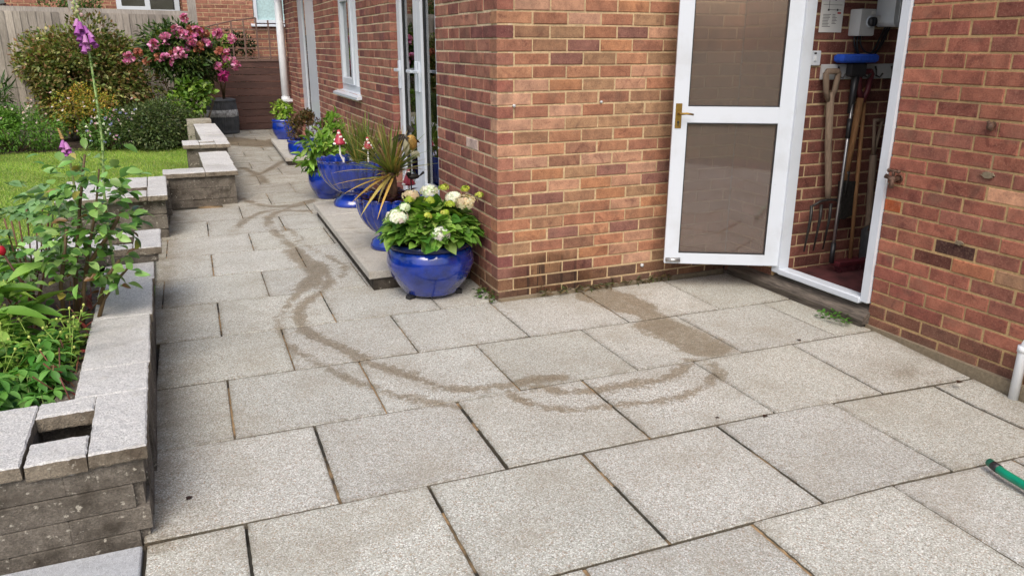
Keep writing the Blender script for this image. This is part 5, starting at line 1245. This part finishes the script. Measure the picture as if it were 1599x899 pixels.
m = MB(); m.box(1.862, YO(.0135), 1.474, 1.880, YO(.0118), 1.485); m.build('indicator', MAT['ink'], sw)
pp = thing('paper_notice', 'white printed wiring diagram sheet pinned to the store wall', 'notice', (1.97, YO(0), 1.7))
m = MB(); m.box(1.885, YO(.0015), 1.60, 2.065, YO(.0005), 1.88); m.build('sheet', MAT['paper'], pp)
m = MB(); yy = YO(.0021)
def ln_(x0, z0, x1, z1): m.box(x0, yy, z0, x1, YO(.0016), z1)
for q in ((1.90, 1.756, 2.05, 1.758), (1.90, 1.815, 2.05, 1.817), (1.945, 1.728, 1.948, 1.787), (1.945, 1.785, 2.03, 1.788), (2.028, 1.785, 2.031, 1.85), (1.945, 1.727, 2.045, 1.730), (1.938, 1.722, 1.952, 1.733), (1.99, 1.78, 2.0, 1.792), (2.01, 1.722, 2.022, 1.734), (1.91, 1.86, 1.94, 1.868), (1.97, 1.856, 1.995, 1.868), (2.01, 1.85, 2.04, 1.853)): ln_(*q)
for i in range(9):
    z = 1.70 - .0085 * i; ln_(1.905, z, 1.905 + random.uniform(.04, .065), z + .0028)
    if i < 7: ln_(1.98, z, 1.98 + random.uniform(.02, .055), z + .0028)
m.build('print', MAT['ink'], pp)
m = MB(); m.box(2.018, yy, 1.706, 2.046, YO(.0016), 1.716); m.build('red_mark', MAT['redink'], pp)
iso = thing('isolator_switch', 'grey isolator box with a black rotary knob on the store wall', 'switch box', (2.2, YO(0), 1.66))
m = MB(); m.box(2.125, YO(.085), 1.58, 2.245, YO(.001), 1.735, bev=.005); m.build('case', MAT['greyplastic'], iso)
m = MB(); m.tube([(2.205, YO(.086), 1.662), (2.205, YO(.115), 1.662)], .027, 18); m.box(2.199, YO(.128), 1.638, 2.211, YO(.11), 1.686, bev=.003); m.build('knob', MAT['blackp'], iso)
m = MB(); m.tube([(2.205, YO(.0855), 1.662), (2.205, YO(.0885), 1.662)], .035, 18); m.build('dial', MAT['white_paint'], iso)
m = MB(); m.box(2.205, YO(.0858), 1.705, 2.24, YO(.085), 1.722); m.build('legend', MAT['paper'], iso)
inv = thing('inverter_box', 'large rounded pale grey electrical unit high on the store wall', 'electrical unit', (2.5, YO(0), 1.8))
m = MB(); m.prism([(2.335 + .035 * (1 - math.cos(t)), 1.635 + .035 * (1 - math.sin(t))) for t in np.linspace(0, math.pi / 2, 7)] [::-1] + [(2.335, 2.1), (2.73, 2.1), (2.73, 1.635)], YO(.14), YO(.002), T=lambda p, q, r_: (p, r_, q)); m.build('case', MAT['pipe'], inv)
m = MB(); m.box(2.37, YO(.146), 1.66, 2.72, YO(.1402), 2.08, bev=.002); m.build('cover', MAT['greyplastic'], inv)
m = MB(); m.box(2.52, YO(.149), 1.72, 2.62, YO(.1455), 1.95); m.build('display', MAT['blackp'], inv)
m = MB(); m.box(2.265, YO(.04), 1.655, 2.335, YO(.01), 1.70); m.build('cable_gland', MAT['paper'], inv)
for k, (dz, r_) in enumerate(((.09, .006), (.11, .006), (.075, .005))):
    m = MB(); pts = [(2.15 + .025 * k, YO(.03), 1.58)] + [(2.25 - .1 * math.cos(t) + .02 * k, YO(.03 + .004 * k), 1.57 - dz * math.sin(t) * 1.2) for t in np.linspace(.2, 2.7, 10)] + [(2.40 + .02 * k, YO(.03), 1.64)]
    m.tube(pts, r_, 6); o = m.build('cable', MAT['blackp'], None); tag(o, 'black cable looping below the isolator to the grey unit', 'cable', 'cables under the electrical boxes')

for o, dx in ((fk, -.085), (mp, -.085), (sp_, -.075), (br, -.10), (sh, -.095), (pl_, -.075)): o.location.x += dx
